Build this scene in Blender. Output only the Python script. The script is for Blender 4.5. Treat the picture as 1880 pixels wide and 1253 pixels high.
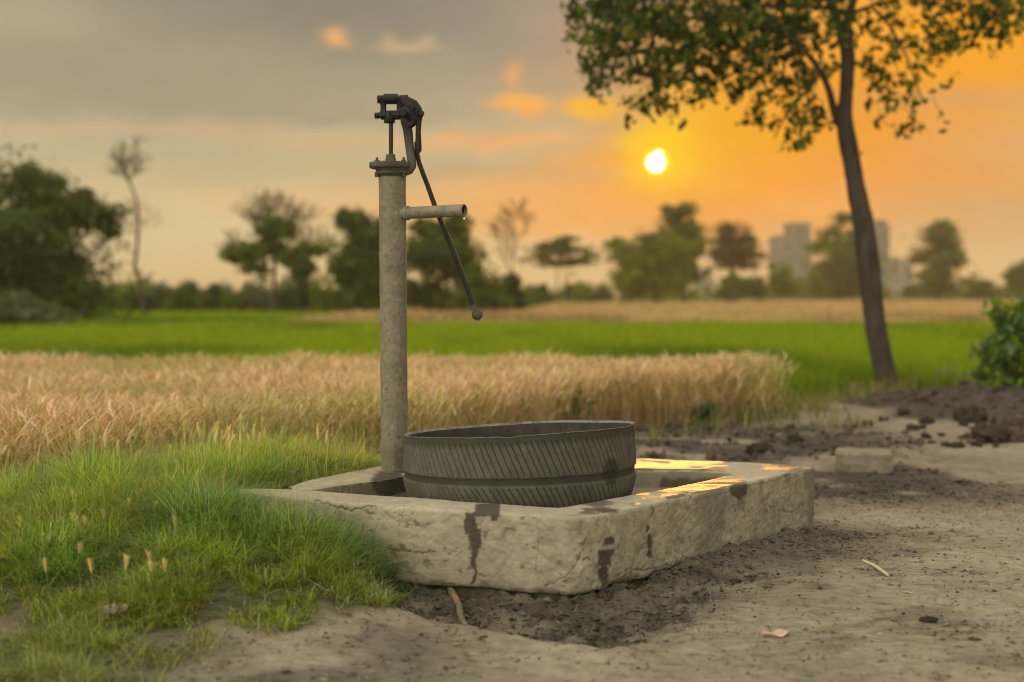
import bpy, math, random
import numpy as np
from mathutils import Vector, Matrix

for o in list(bpy.data.objects): bpy.data.objects.remove(o)
random.seed(7); RNG = np.random.default_rng(11)
SC = bpy.context.scene
COL = SC.collection
R = math.radians
FPX = 2611.0          # focal length in photograph pixels (50 mm on 36 mm, 1880 px wide)
CAMZ = 0.92
HZ = 540.0            # photograph row of the horizon

# ------------------------------------------------------------------ camera
cam_d = bpy.data.cameras.new('camera'); cam = bpy.data.objects.new('camera', cam_d); COL.objects.link(cam)
cam_d.lens = 50; cam_d.sensor_width = 36; cam_d.clip_start = 0.05; cam_d.clip_end = 6000
cam.location = (0, 0, CAMZ)
cam.rotation_euler = (R(90) - math.atan((626.5 - HZ) / FPX), 0, 0)
cam_d.dof.use_dof = True; cam_d.dof.focus_distance = 4.8; cam_d.dof.aperture_fstop = 1.7
SC.camera = cam
SC.render.engine = 'CYCLES'
SC.cycles.use_denoising = True
try: SC.cycles.denoiser = 'OPENIMAGEDENOISE'
except Exception: pass
SC.cycles.max_bounces = 7; SC.cycles.diffuse_bounces = 3; SC.cycles.transmission_bounces = 4
SC.cycles.transparent_max_bounces = 8; SC.cycles.volume_bounces = 1
SC.cycles.sample_clamp_indirect = 8; SC.cycles.pixel_filter_type = 'BLACKMAN_HARRIS'; SC.cycles.filter_width = 1.1
SC.view_settings.view_transform = 'Standard'; SC.view_settings.look = 'None'
SC.view_settings.exposure = 0; SC.view_settings.gamma = 1

def lin(c):
    return tuple((v/255/12.92 if v/255 <= .04045 else ((v/255+.055)/1.055)**2.4) for v in c)

# ------------------------------------------------------------------ world
SUN_AZ, SUN_EL = (1203-940)/FPX, (HZ-300)/FPX
W = bpy.data.worlds.new('World'); SC.world = W; W.use_nodes = True
nt = W.node_tree; nt.nodes.clear()
class X:
    """tiny expression builder over Math nodes"""
    def __init__(s, sock): s.s = sock
    def _m(s, op, *a):
        n = nt.nodes.new('ShaderNodeMath'); n.operation = op
        for i, v in enumerate((s,)+a):
            if isinstance(v, X): nt.links.new(v.s, n.inputs[i])
            else: n.inputs[i].default_value = v
        return X(n.outputs[0])
    def __add__(s, o): return s._m('ADD', o)
    def __sub__(s, o): return s._m('SUBTRACT', o)
    def __mul__(s, o): return s._m('MULTIPLY', o)
    def exp(s): return s._m('EXPONENT')
    def clamp(s): n = s._m('ADD', 0.0); n.s.node.use_clamp = True; return n
def mixc(f, a, b):
    n = nt.nodes.new('ShaderNodeMix'); n.data_type = 'RGBA'; n.clamp_factor = True
    for i, v in ((0, f), (6, a), (7, b)):
        if isinstance(v, X): nt.links.new(v.s, n.inputs[i])
        elif isinstance(v, tuple): n.inputs[i].default_value = (*v[:3], 1)
        else: n.inputs[i].default_value = v
    return X(n.outputs[2])
tc = nt.nodes.new('ShaderNodeTexCoord')
sep = nt.nodes.new('ShaderNodeSeparateXYZ'); nt.links.new(tc.outputs['Generated'], sep.inputs[0])
vx, vy, vz = X(sep.outputs[0]), X(sep.outputs[1]), X(sep.outputs[2])
az = vx._m('ARCTAN2', vy) * 57.2958
el = vz._m('ARCSINE') * 57.2958
def noise(vec, scale, detail=4, rough=.55):
    n = nt.nodes.new('ShaderNodeTexNoise'); n.inputs['Scale'].default_value = scale
    n.inputs['Detail'].default_value = detail; n.inputs['Roughness'].default_value = rough
    nt.links.new(vec, n.inputs['Vector']); return n
comb = nt.nodes.new('ShaderNodeCombineXYZ')
nt.links.new((az*0.4).s, comb.inputs[0]); nt.links.new(el.s, comb.inputs[1])
nA = noise(comb.outputs[0], .55, 5, .6); nB = noise(comb.outputs[0], .22, 3, .5); nC = noise(comb.outputs[0], 1.3, 4, .6)
sA = nt.nodes.new('ShaderNodeSeparateColor'); nt.links.new(nA.outputs['Color'], sA.inputs[0])
wa2 = az + (X(sA.outputs[0]) - .5) * 1.6
we2 = el + (X(sA.outputs[1]) - .5) * .9
wa = az + (X(sA.outputs[0]) - .5) * 5.0
we = el + (X(sA.outputs[1]) - .5) * 2.0
def ramp(fac, stops):
    n = nt.nodes.new('ShaderNodeValToRGB'); e = n.color_ramp.elements
    while len(e) < len(stops): e.new(.5)
    for k, (p, c) in enumerate(stops): e[k].position = p; e[k].color = (*c, 1)
    nt.links.new(fac.s, n.inputs[0]); return X(n.outputs[0])
mr = (el * (1/60)).clamp()
E = lambda y: max(0, (HZ-y)/45.57/60)
base = ramp(mr, [(0, lin((222, 204, 166))), (E(430), lin((221, 203, 160))), (E(350), lin((208, 192, 152))), (E(250), lin((190, 178, 146))),
                 (E(150), lin((168, 158, 131))), (E(0), lin((152, 146, 130))), (.45, (.62, .59, .50)), (1, (1.12, 1.08, .93))])
c = base
def blob(px, py, sx, sy, col, amt, hard=False, warped=True):
    """a cloud or glow patch: azimuth and elevation of its middle, spread in degrees"""
    global c
    a0, e0 = (px-940)/45.57, (HZ-py)/45.57
    A_, E_ = (wa, we) if warped is True else (wa2, we2)
    dx = (A_ - a0) * (45.57/sx); dy = (E_ - e0) * (45.57/sy)
    r = dx*dx + dy*dy
    if hard: r = r*r
    w = (r * -1.0).exp() * amt
    c = mixc(w, c, lin(col))
# broad masses
blob(690, 20, 520, 85, (130, 127, 117), .9)
blob(40, 70, 170, 60, (192, 182, 145), .6)
blob(1020, 70, 220, 110, (154, 148, 138), .8)
blob(250, 180, 420, 45, (160, 150, 126), .75)
blob(560, 215, 260, 16, (160, 149, 124), .6)
blob(300, 250, 600, 13, (216, 184, 142), .6, warped=True)
blob(860, 262, 260, 12, (232, 182, 128), .7)
blob(520, 305, 420, 38, (188, 176, 138), .55)
blob(900, 312, 200, 28, (178, 166, 132), .7)
blob(700, 375, 420, 32, (236, 190, 132), .55)
blob(1020, 405, 330, 60, (250, 176, 98), .75)
blob(1500, 290, 320, 175, (255, 154, 30), .97)
blob(1750, 90, 420, 170, (255, 166, 6), .98)
blob(1500, 120, 330, 120, (255, 166, 6), .85)
blob(1420, 250, 230, 80, (255, 158, 0), .9)
blob(1380, 400, 380, 40, (250, 160, 74), .75)
blob(1800, 400, 260, 110, (214, 172, 122), .8)
blob(1740, 205, 170, 20, (214, 160, 104), .6)
blob(1400, 90, 190, 70, (244, 176, 92), .3)
blob(1500, 380, 120, 30, (236, 172, 112), .4)
blob(1600, 330, 330, 60, (248, 160, 70), .6)
blob(1260, 345, 360, 50, (255, 156, 40), .7)
blob(1262, 245, 115, 90, (255, 184, 0), .97)
blob(1330, 260, 190, 60, (255, 170, 0), .75)
blob(1215, 275, 70, 60, (255, 214, 0), .97)
blob(1120, 292, 80, 12, (255, 168, 30), .8, False, 0)
blob(1085, 190, 120, 60, (186, 164, 128), .6)
blob(1085, 204, 58, 26, (255, 186, 44), .98, True, 0)
blob(950, 196, 60, 17, (255, 178, 86), .95, True, 0)
blob(975, 212, 30, 14, (255, 172, 76), .8, False, 0)
blob(945, 145, 16, 24, (246, 168, 92), .75, False, 0)
blob(940, 262, 70, 10, (246, 170, 98), .75, False, 0)
blob(820, 255, 50, 9, (240, 172, 104), .7, False, 0)
blob(618, 80, 24, 15, (246, 182, 112), .95, False, 0)
blob(750, 96, 52, 9, (214, 184, 138), .8, False, 0)
blob(722, 88, 12, 14, (208, 180, 138), .6, False, 0)
blob(785, 84, 14, 10, (214, 184, 138), .6, False, 0)
mod = (X(nB.outputs[0]) - .5) * .40 + (X(nC.outputs[0]) - .5) * .16 + 1.0
vs = nt.nodes.new('ShaderNodeVectorMath'); vs.operation = 'SCALE'
nt.links.new(c.s, vs.inputs[0]); nt.links.new(mod.s, vs.inputs['Scale'])
c = X(vs.outputs[0])
# unseen sky behind the camera, brightened most at left to light the foreground
back = (vy * -1.6 + .35).clamp()
up = ((el - 14.0) * (1/40)).clamp()
left = (vx * -.5 + .5).clamp()
c = mixc(back._m('MAXIMUM', 0.0), c, mixc(left, (.30, .30, .27), (2.75, 2.58, 2.05)))
# a thin share of physical sky showing through
sky = nt.nodes.new('ShaderNodeTexSky'); sky.sky_type = 'NISHITA'; sky.sun_disc = False
sky.sun_elevation = SUN_EL; sky.sun_rotation = SUN_AZ
vs2 = nt.nodes.new('ShaderNodeVectorMath'); vs2.operation = 'SCALE'; vs2.inputs['Scale'].default_value = .02
nt.links.new(sky.outputs[0], vs2.inputs[0])
c = mixc(.06, c, X(vs2.outputs[0]))
# sun disc seen through thin cloud
def disc(a0, e0, r0, soft, col):
    global c
    dx = az - a0; dy = el - e0
    r = (dx*dx + dy*dy)._m('SQRT')
    w = ((r*-1.0 + r0) * (1/soft)).clamp()
    c = mixc(w, c, col)
sa, se = math.degrees(SUN_AZ), math.degrees(SUN_EL)
disc(sa+.1, se+.25, 1.7, 1.7, (1.2, .62, .0))
disc(sa+.02, se, .62, .32, (1.6, 1.1, .05))
disc(sa-.02, se-.05, .36, .08, (6.0, 5.2, 3.2))
disc(sa+.10, se+.30, .14, .07, (6.0, 5.2, 3.2))
bg = nt.nodes.new('ShaderNodeBackground'); bg.inputs['Strength'].default_value = 1.0
nt.links.new(c.s, bg.inputs[0])
wo = nt.nodes.new('ShaderNodeOutputWorld'); nt.links.new(bg.outputs[0], wo.inputs[0])
W.cycles.sampling_method = 'MANUAL'; W.cycles.sample_map_resolution = 512

# ------------------------------------------------------------------ sun
sl = bpy.data.lights.new('sun', 'SUN'); sun = bpy.data.objects.new('sun', sl); COL.objects.link(sun)
sl.energy = 1.3; sl.angle = R(10); sl.color = (1, .46, .10)
sd = Vector((math.sin(SUN_AZ)*math.cos(SUN_EL), math.cos(SUN_AZ)*math.cos(SUN_EL), math.sin(SUN_EL)))
sun.rotation_euler = sd.to_track_quat('Z', 'Y').to_euler(); sun.location = sd*50

# ------------------------------------------------------------------ helpers
def P(px, py, d):
    """world point seen at a photograph position, d metres away"""
    return Vector(((px-940)/FPX*d, d, CAMZ + (HZ-py)/FPX*d))
def G(px, py, z=0.0):
    """world point at height z under a photograph position below the horizon"""
    d = (CAMZ-z)*FPX/(py-HZ); return ((px-940)/FPX*d, d)
def smooth(a, b, x):
    t = np.clip((x-a)/(b-a), 0, 1); return t*t*(3-2*t)
_perm = np.random.default_rng(3).random((256, 256))
def vn(x, y, s=1.0, seed=0):
    x = np.asarray(x, float)*s + seed*17.31; y = np.asarray(y, float)*s + seed*7.77
    xi = np.floor(x).astype(int); yi = np.floor(y).astype(int)
    fx = x-xi; fy = y-yi; fx = fx*fx*(3-2*fx); fy = fy*fy*(3-2*fy)
    a = _perm[xi & 255, yi & 255]; b = _perm[(xi+1) & 255, yi & 255]
    c_ = _perm[xi & 255, (yi+1) & 255]; d = _perm[(xi+1) & 255, (yi+1) & 255]
    return (a*(1-fx)+b*fx)*(1-fy) + (c_*(1-fx)+d*fx)*fy
def fbm(x, y, s=1.0, o=4, seed=0, g=.5):
    t = 0; a = 1; n = 0
    for k in range(o):
        t = t + a*vn(x, y, s*2.03**k, seed+k); n += a; a *= g
    return t/n
def tag(o, label=None, cat=None, group=None, kind=None):
    if label: o['label'] = label
    if cat: o['category'] = cat
    if group: o['group'] = group
    if kind: o['kind'] = kind
    return o
def empty(name, loc, label, cat, group=None):
    o = bpy.data.objects.new(name, None); COL.objects.link(o); o.location = loc; o.empty_display_size = .1
    return tag(o, label, cat, group)
def mesh_np(name, V, F, mat, parent=None, col=None, smooth_=True, loc=None, attrs=None):
    """V (n,3), F (m,k) array, or list of such arrays with different k"""
    V = np.asarray(V, np.float32)
    Fs = F if isinstance(F, list) else [F]
    Fs = [np.asarray(f, np.int32) for f in Fs if len(f)]
    me = bpy.data.meshes.new(name)
    me.vertices.add(len(V)); me.vertices.foreach_set('co', V.ravel())
    nl = sum(f.size for f in Fs); npoly = sum(len(f) for f in Fs)
    me.loops.add(nl); me.loops.foreach_set('vertex_index', np.concatenate([f.ravel() for f in Fs]))
    me.polygons.add(npoly)
    tot = np.concatenate([np.full(len(f), f.shape[1], np.int32) for f in Fs])
    st = np.concatenate([[0], np.cumsum(tot)[:-1]]).astype(np.int32)
    me.polygons.foreach_set('loop_start', st)
    try: me.polygons.foreach_set('loop_total', tot)
    except Exception: pass
    me.polygons.foreach_set('use_smooth', np.full(npoly, smooth_, bool))
    if col is not None:
        a = me.color_attributes.new('tint', 'FLOAT_COLOR', 'POINT')
        cc = np.ones((len(V), 4), np.float32); cc[:, :3] = col; a.data.foreach_set('color', cc.ravel())
    for k, v in (attrs or {}).items():
        a = me.attributes.new(k, 'FLOAT', 'POINT'); a.data.foreach_set('value', np.asarray(v, np.float32))
    me.update(calc_edges=True); me.validate()
    me.materials.append(mat)
    o = bpy.data.objects.new(name, me); COL.objects.link(o)
    if parent: o.parent = parent
    if loc is not None: o.location = loc
    return o

class MB:
    """collects simple solids into one mesh"""
    def __init__(s): s.v = []; s.f = []; s.n = 0; s.flat = set()
    def add(s, V, F, flat=False):
        k0 = len(s.f)
        s.v.extend(tuple(v) for v in V); s.f.extend(tuple(i+s.n for i in f) for f in F); s.n += len(V)
        if flat: s.flat.update(range(k0, len(s.f)))
    def tube(s, pts, rad, seg=12, cap=True, squash=None):
        pts = [Vector(p) for p in pts]
        if not isinstance(rad, (list, tuple)): rad = [rad]*len(pts)
        V = []; F = []; ref = None
        for i, p in enumerate(pts):
            t = (pts[min(i+1, len(pts)-1)]-pts[max(i-1, 0)])
            if t.length < 1e-9: t = Vector((0, 0, 1))
            t.normalize()
            if ref is None: ref = t.orthogonal().normalized()
            ref = (ref - t*ref.dot(t)); ref = ref.normalized() if ref.length > 1e-6 else t.orthogonal().normalized()
            b = t.cross(ref)
            for k in range(seg):
                a = 2*math.pi*k/seg
                V.append(p + ref*math.cos(a)*rad[i] + b*math.sin(a)*rad[i])
        for i in range(len(pts)-1):
            for k in range(seg):
                F.append((i*seg+k, i*seg+(k+1) % seg, (i+1)*seg+(k+1) % seg, (i+1)*seg+k))
        if cap:
            F.append(tuple(reversed(range(seg)))); F.append(tuple(range((len(pts)-1)*seg, len(pts)*seg)))
        s.add(V, F)
    def lathe(s, prof, M=Matrix(), seg=32):
        """prof: (r, z) list about the local z axis; open ends are closed when r = 0"""
        V = []; F = []
        for r, z in prof:
            for k in range(seg):
                a = 2*math.pi*k/seg; V.append(M @ Vector((r*math.cos(a), r*math.sin(a), z)))
        for i in range(len(prof)-1):
            for k in range(seg):
                F.append((i*seg+k, i*seg+(k+1) % seg, (i+1)*seg+(k+1) % seg, (i+1)*seg+k))
        s.add(V, F)
    def box(s, c, h, M=Matrix(), bev=.0):
        b = bev; V = []; F = []
        x, y, z = h
        for sz in (-1, 1):
            for (ix, iy) in ((1, 1), (-1, 1), (-1, -1), (1, -1)):
                V.append((ix*(x-b), iy*(y-b), sz*z))
        for sz in (-1, 1):
            for (ix, iy) in ((1, 1), (-1, 1), (-1, -1), (1, -1)):
                V.append((ix*x, iy*y, sz*(z-b)))
        F = [(3, 2, 1, 0), (4, 5, 6, 7)]
        for k in range(4):
            j = (k+1) % 4
            F += [(8+k, 8+j, 12+j, 12+k), (k, j, 8+j, 8+k), (12+k, 12+j, 4+j, 4+k)]
        s.add([M @ Vector(v) + Vector(c) for v in V], F, True)
    def build(s, name, mat, parent=None, loc=None, flat=False):
        me = bpy.data.meshes.new(name); me.from_pydata(s.v, [], s.f)
        me.polygons.foreach_set('use_smooth', [not flat and (i not in s.flat) for i in range(len(me.polygons))])
        me.validate(); me.materials.append(mat)
        if not flat:
            try: me.set_sharp_from_angle(angle=R(42))
            except Exception: pass
        o = bpy.data.objects.new(name, me); COL.objects.link(o)
        if parent: o.parent = parent
        if loc is not None: o.location = loc
        return o

# ------------------------------------------------------------------ materials
class MT:
    def __init__(s, name):
        s.m = bpy.data.materials.new(name); s.m.use_nodes = True; s.t = s.m.node_tree; s.t.nodes.clear()
        s.out = s.N('OutputMaterial')
    def N(s, t, **k):
        n = s.t.nodes.new('ShaderNode'+t)
        for a, v in k.items(): setattr(n, a, v)
        return n
    def L(s, a, b): s.t.links.new(a, b)
    def noise(s, scale, detail=5, rough=.6, coord='Object', stretch=None):
        tcn = s.N('TexCoord'); n = s.N('TexNoise'); src = tcn.outputs[coord]
        if stretch:
            mp = s.N('Mapping'); mp.inputs['Scale'].default_value = stretch; s.L(src, mp.inputs[0]); src = mp.outputs[0]
        s.L(src, n.inputs['Vector'])
        n.inputs['Scale'].default_value = scale; n.inputs['Detail'].default_value = detail; n.inputs['Roughness'].default_value = rough
        return n.outputs[0]
    def ramp(s, f, stops):
        n = s.N('ValToRGB'); e = n.color_ramp.elements
        while len(e) < len(stops): e.new(.5)
        for k, (p, c_) in enumerate(stops):
            e[k].position = p; e[k].color = (*(c_ if isinstance(c_, tuple) else (c_,)*3), 1)
        s.L(f, n.inputs[0]); return n.outputs[0]
    def mix(s, f, a, b, mode='MIX'):
        n = s.N('Mix', data_type='RGBA', blend_type=mode)
        for i, v in ((0, f), (6, a), (7, b)):
            if hasattr(v, 'is_linked') or hasattr(v, 'links'): s.L(v, n.inputs[i])
            elif isinstance(v, tuple): n.inputs[i].default_value = (*v, 1)
            else: n.inputs[i].default_value = v
        return n.outputs[2]
    def math(s, op, a, b=0.0, clamp=False):
        n = s.N('Math', operation=op, use_clamp=clamp)
        for i, v in ((0, a), (1, b)):
            if hasattr(v, 'links'): s.L(v, n.inputs[i])
            else: n.inputs[i].default_value = v
        return n.outputs[0]
    def attr(s, name, out='Color'):
        n = s.N('Attribute'); n.attribute_name = name; return n.outputs[out]
    def bump(s, h, strength=.4, dist=.01, prev=None):
        n = s.N('Bump'); n.inputs['Strength'].default_value = strength; n.inputs['Distance'].default_value = dist
        s.L(h, n.inputs['Height'])
        if prev is not None: s.L(prev, n.inputs['Normal'])
        return n.outputs[0]
    def principled(s, color, rough=.8, normal=None, metal=0, spec=.5):
        p = s.N('BsdfPrincipled')
        for key, v in (('Base Color', color), ('Roughness', rough), ('Metallic', metal), ('Specular IOR Level', spec)):
            if hasattr(v, 'links'): s.L(v, p.inputs[key])
            elif isinstance(v, tuple): p.inputs[key].default_value = (*v, 1)
            else: p.inputs[key].default_value = v
        if normal is not None: s.L(normal, p.inputs['Normal'])
        s.L(p.outputs[0], s.out.inputs[0]); return p

def leaf_material(name, trans=.42, rough=.55, gain=1.0):
    m = MT(name)
    col = m.attr('tint')
    p = m.principled(col, rough, spec=.25)
    tr = m.N('BsdfTranslucent')
    m.L(m.mix(1.0, col, (1.25*gain, 1.15*gain, .55*gain), 'MULTIPLY'), tr.inputs[0])
    mx = m.N('MixShader'); mx.inputs[0].default_value = trans
    m.L(p.outputs[0], mx.inputs[1]); m.L(tr.outputs[0], mx.inputs[2]); m.L(mx.outputs[0], m.out.inputs[0])
    return m.m
M_leaf = leaf_material('leaf', .48); M_grass = leaf_material('grass blade', .38, .5); M_wheat = leaf_material('dry straw', .30, .6)

def bark(name, c1, c2, sc=12):
    m = MT(name); n = m.noise(sc, 7, .7, stretch=(1, 1, .3)); n2 = m.noise(sc*5, 5, .7)
    col = m.ramp(n, [(.3, c1), (.7, c2)])
    m.principled(col, .95, m.bump(n2, .6, .01, m.bump(n, .8, .02)), spec=.15)
    return m.m
M_bark = bark('grey brown bark', (.038, .030, .026), (.105, .084, .070))
M_bark_far = bark('far bark', (.06, .048, .04), (.11, .09, .072), 3)

# cast iron and worn pipe paint
m = MT('painted pipe steel')
a = m.noise(9, 8, .68); b = m.noise(55, 6, .7); d_ = m.noise(180, 4, .7); st = m.noise(14, 6, .7, stretch=(1, 1, .12))
col = m.ramp(a, [(.32, (.155, .138, .102)), (.5, (.22, .195, .142)), (.68, (.29, .255, .185))])
col = m.mix(m.ramp(b, [(.54, 0.0), (.64, .8)]), col, (.12, .10, .072))
col = m.mix(m.ramp(b, [(.32, .7), (.42, 0.0)]), col, (.40, .355, .26))
col = m.mix(m.ramp(st, [(.56, 0.0), (.7, .5)]), col, (.14, .12, .09))
col = m.mix(m.ramp(d_, [(.68, 0.0), (.74, .8)]), col, (.04, .03, .022))
m.principled(col, m.ramp(a, [(.3, .5), (.7, .72)]), m.bump(b, .18, .003, m.bump(d_, .12, .001)), .15, .4)
M_pipe = m.m
def iron(name, dark, light, r=(.42, .7)):
    m = MT(name); a = m.noise(24, 7, .7); b = m.noise(140, 5, .7)
    col = m.ramp(a, [(.35, dark), (.7, light)])
    col = m.mix(m.ramp(b, [(.6, 0.0), (.68, .5)]), col, tuple(min(1, 1.8*x) for x in light))
    m.principled(col, m.ramp(a, [(.3, r[0]), (.7, r[1])]), m.bump(b, .35, .002, m.bump(a, .3, .004)), .1, .35)
    return m.m
M_iron = iron('black cast iron', (.007, .0065, .0075), (.022, .019, .021))
M_iron_w = iron('weathered cast iron', (.05, .043, .034), (.14, .118, .086), (.55, .85))
M_handle = iron('oiled handle iron', (.012, .010, .010), (.04, .033, .028), (.38, .6))
m = MT('pipe bore'); m.principled((.012, .011, .010), .8); M_bore = m.m

# concrete of the basin: colour + painted attributes (wet, worn)
m = MT('weathered cement')
a = m.noise(3.2, 6, .6); b = m.noise(26, 7, .65); c2 = m.noise(160, 5, .7)
col = m.ramp(a, [(.3, (.34, .30, .218)), (.52, (.42, .375, .275)), (.72, (.49, .44, .325))])
col = m.mix(m.ramp(b, [(.35, .45), (.6, 0.0)]), col, (.25, .215, .152))
col = m.mix(m.ramp(c2, [(.62, 0.0), (.72, .6)]), col, (.17, .14, .10))
vor = m.N('TexVoronoi', feature='DISTANCE_TO_EDGE'); vor.inputs['Scale'].default_value = 2.6
tcn = m.N('TexCoord'); nn = m.N('TexNoise'); nn.inputs['Scale'].default_value = 9; nn.inputs['Detail'].default_value = 6
m.L(tcn.outputs['Object'], nn.inputs['Vector'])
ad = m.N('VectorMath', operation='ADD'); sc_ = m.N('VectorMath', operation='SCALE'); sc_.inputs['Scale'].default_value = .35
m.L(nn.outputs['Color'], sc_.inputs[0]); m.L(tcn.outputs['Object'], ad.inputs[0]); m.L(sc_.outputs[0], ad.inputs[1])
m.L(ad.outputs[0], vor.inputs['Vector'])
crk = m.ramp(vor.outputs['Distance'], [(.0, 1.0), (.012, 0.0)])
crk = m.math('MULTIPLY', crk, m.ramp(a, [(.56, 0.0), (.66, .55)]))
col = m.mix(m.math('MULTIPLY', crk, .75), col, (.085, .07, .05))
gr = m.attr('grime_shade', 'Fac'); col = m.mix(gr, col, (.135, .115, .088))
ck = m.attr('crack', 'Fac'); col = m.mix(ck, col, (.05, .042, .032))
wet = m.attr('wet', 'Fac'); col = m.mix(m.math('MULTIPLY', wet, .93), col, (.062, .048, .038))
film = m.attr('film', 'Fac')
h = m.math('SUBTRACT', b, m.math('MULTIPLY', crk, .35))
nrm = m.bump(c2, .5, .003, m.bump(h, .5, .006))
p = m.principled(col, .93, nrm, spec=.3)
gl = m.N('BsdfGlossy'); gl.inputs['Roughness'].default_value = .22; gl.inputs['Color'].default_value = (.9, .9, .9, 1)
fr = m.N('Fresnel'); fr.inputs['IOR'].default_value = 1.33
wn = m.noise(30, 4, .6); wb = m.bump(wn, .04, .002); m.L(wb, gl.inputs['Normal'])
mx = m.N('MixShader'); fc = m.math('MULTIPLY', m.math('MULTIPLY', fr.outputs[0], .17), film, True)
m.L(fc, mx.inputs[0]); m.L(p.outputs[0], mx.inputs[1]); m.L(gl.outputs[0], mx.inputs[2]); m.L(mx.outputs[0], m.out.inputs[0])
M_cement = m.m

# dusty rubber
m = MT('dusty tyre rubber')
a = m.noise(14, 7, .7); b = m.noise(260, 3, .7)
dust = m.attr('dust', 'Fac')
col = m.ramp(a, [(.3, (.078, .070, .058)), (.7, (.14, .124, .10))])
col = m.mix(m.ramp(b, [(.5, 0.0), (.7, .7)]), col, (.25, .22, .17))
col = m.mix(dust, (.028, .024, .020), col)
m.principled(col, .82, m.bump(b, .5, .002, m.bump(a, .2, .003)), spec=.3)
M_tyre = m.m
m = MT('tyre cut edge'); a = m.noise(40, 5, .7)
m.principled(m.ramp(a, [(.3, (.06, .054, .046)), (.65, (.30, .27, .22))]), .9, m.bump(a, .6, .004)); M_edge = m.m
m = MT('tyre lining'); a = m.noise(25, 6, .7)
m.principled(m.ramp(a, [(.35, (.014, .013, .012)), (.7, (.05, .044, .036))]), .8, m.bump(a, .5, .005)); M_lining = m.m

# soil
m = MT('packed earth')
tint = m.attr('tint'); a = m.noise(2.2, 7, .62); b = m.noise(19, 8, .68); c3 = m.noise(95, 6, .72); fl = m.noise(30, 6, .65, stretch=(.35, 1.6, 1))
col = m.mix(1.0, tint, m.ramp(a, [(.3, .80), (.7, 1.18)]), 'MULTIPLY')
col = m.mix(1.0, col, m.ramp(b, [(.30, .58), (.46, .95), (.7, 1.20)]), 'MULTIPLY')
col = m.mix(1.0, col, m.ramp(fl, [(.30, .52), (.42, .92), (.52, 1.0), (.7, 1.14)]), 'MULTIPLY')
col = m.mix(m.ramp(c3, [(.60, 0.0), (.70, .55)]), col, (.10, .082, .058))
col = m.mix(m.ramp(c3, [(.28, .45), (.36, 0.0)]), col, (.42, .36, .26))
hh = m.math('ADD', m.math('MULTIPLY', b, .6), m.math('MULTIPLY', fl, .5))
m.principled(col, .97, m.bump(c3, .7, .008, m.bump(hh, .9, .026)), spec=.12)
M_soil = m.m
def simple(name, c1, c2, sc, rough=.9, bd=.01, bs=.5, spec=.2):
    m = MT(name); a = m.noise(sc, 6, .65)
    m.principled(m.ramp(a, [(.3, c1), (.7, c2)]), rough, m.bump(a, bs, bd), spec=spec); return m.m
M_clod = simple('dark mud clod', (.04, .032, .026), (.15, .118, .088), 30, .95, .012, 1.0, .1)
M_clodred = simple('reddish mud clod', (.075, .05, .036), (.20, .14, .10), 26, .95, .01, .8)
M_mound = simple('grey earth mound', (.12, .10, .08), (.24, .205, .16), 9, .97, .03, .8)
M_brick = simple('dusty mud brick', (.17, .148, .108), (.29, .25, .18), 18, .95, .006, .6)

# ------------------------------------------------------------------ basin outline (plan view, metres)
ZT = .26
def GT(px, py): return G(px, py, ZT)
outer_px = [(436, 903), (470, 908), (520, 913.5), (569, 918), (630, 924), (687, 929), (760, 935), (847, 940), (930, 945.5), (1000, 950), (1040, 952),
            (1068, 951), (1092, 948), (1115, 943.5), (1170, 933), (1240, 918), (1310, 902.5), (1375, 888), (1430, 876), (1474, 866), (1494, 861.5),
            (1497, 858), (1474, 855.5), (1400, 851), (1270, 845.5), (1170, 841.5), (1000, 836), (850, 836), (740, 843), (700, 856), (640, 868), (590, 878), (555, 886), (530, 895)]
inner_px = [(440, 900), (470, 898), (520, 898.5), (565, 901), (630, 905), (687, 908.5), (760, 914), (847, 921), (930, 927), (1000, 930.5), (1022, 931.5),
            (1040, 929), (1060, 925), (1085, 920), (1140, 910), (1190, 903), (1221, 898), (1270, 888), (1310, 880), (1340, 873), (1344, 870),
            (1338, 868), (1320, 866.5), (1280, 865), (1225, 864.5), (1165, 864), (1000, 858), (860, 857), (765, 868), (715, 879), (655, 886), (610, 892), (575, 898), (534, 899)]
outer = np.array([GT(*p) for p in outer_px]); inner = np.array([GT(*p) for p in inner_px])
OUTPOLY = np.array(outer)
def seg_dist(x, y, A, B):
    A = np.array(A); B = np.array(B); ab = B-A; L2 = (ab**2).sum()
    t = np.clip(((x-A[0])*ab[0]+(y-A[1])*ab[1])/L2, 0, 1)
    return np.hypot(x-A[0]-t*ab[0], y-A[1]-t*ab[1])
def poly_dist(x, y, pts):
    d = np.full(np.shape(x), 1e9)
    for k in range(len(pts)-1): d = np.minimum(d, seg_dist(x, y, pts[k], pts[k+1]))
    return d
def inside(x, y, poly):
    x = np.asarray(x); y = np.asarray(y); r = np.zeros(x.shape, bool); n = len(poly)
    for i in range(n):
        x1, y1 = poly[i]; x2, y2 = poly[(i+1) % n]
        cnd = ((y1 > y) != (y2 > y))
        with np.errstate(divide='ignore', invalid='ignore'):
            r ^= cnd & (x < (x2-x1)*(y-y1)/(y2-y1+1e-12)+x1)
    return r
PLAN = np.array([outer[k] for k in (0, 4, 9, 11, 13, 16, 20, 21, 24, 26, 28, 33)])

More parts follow.
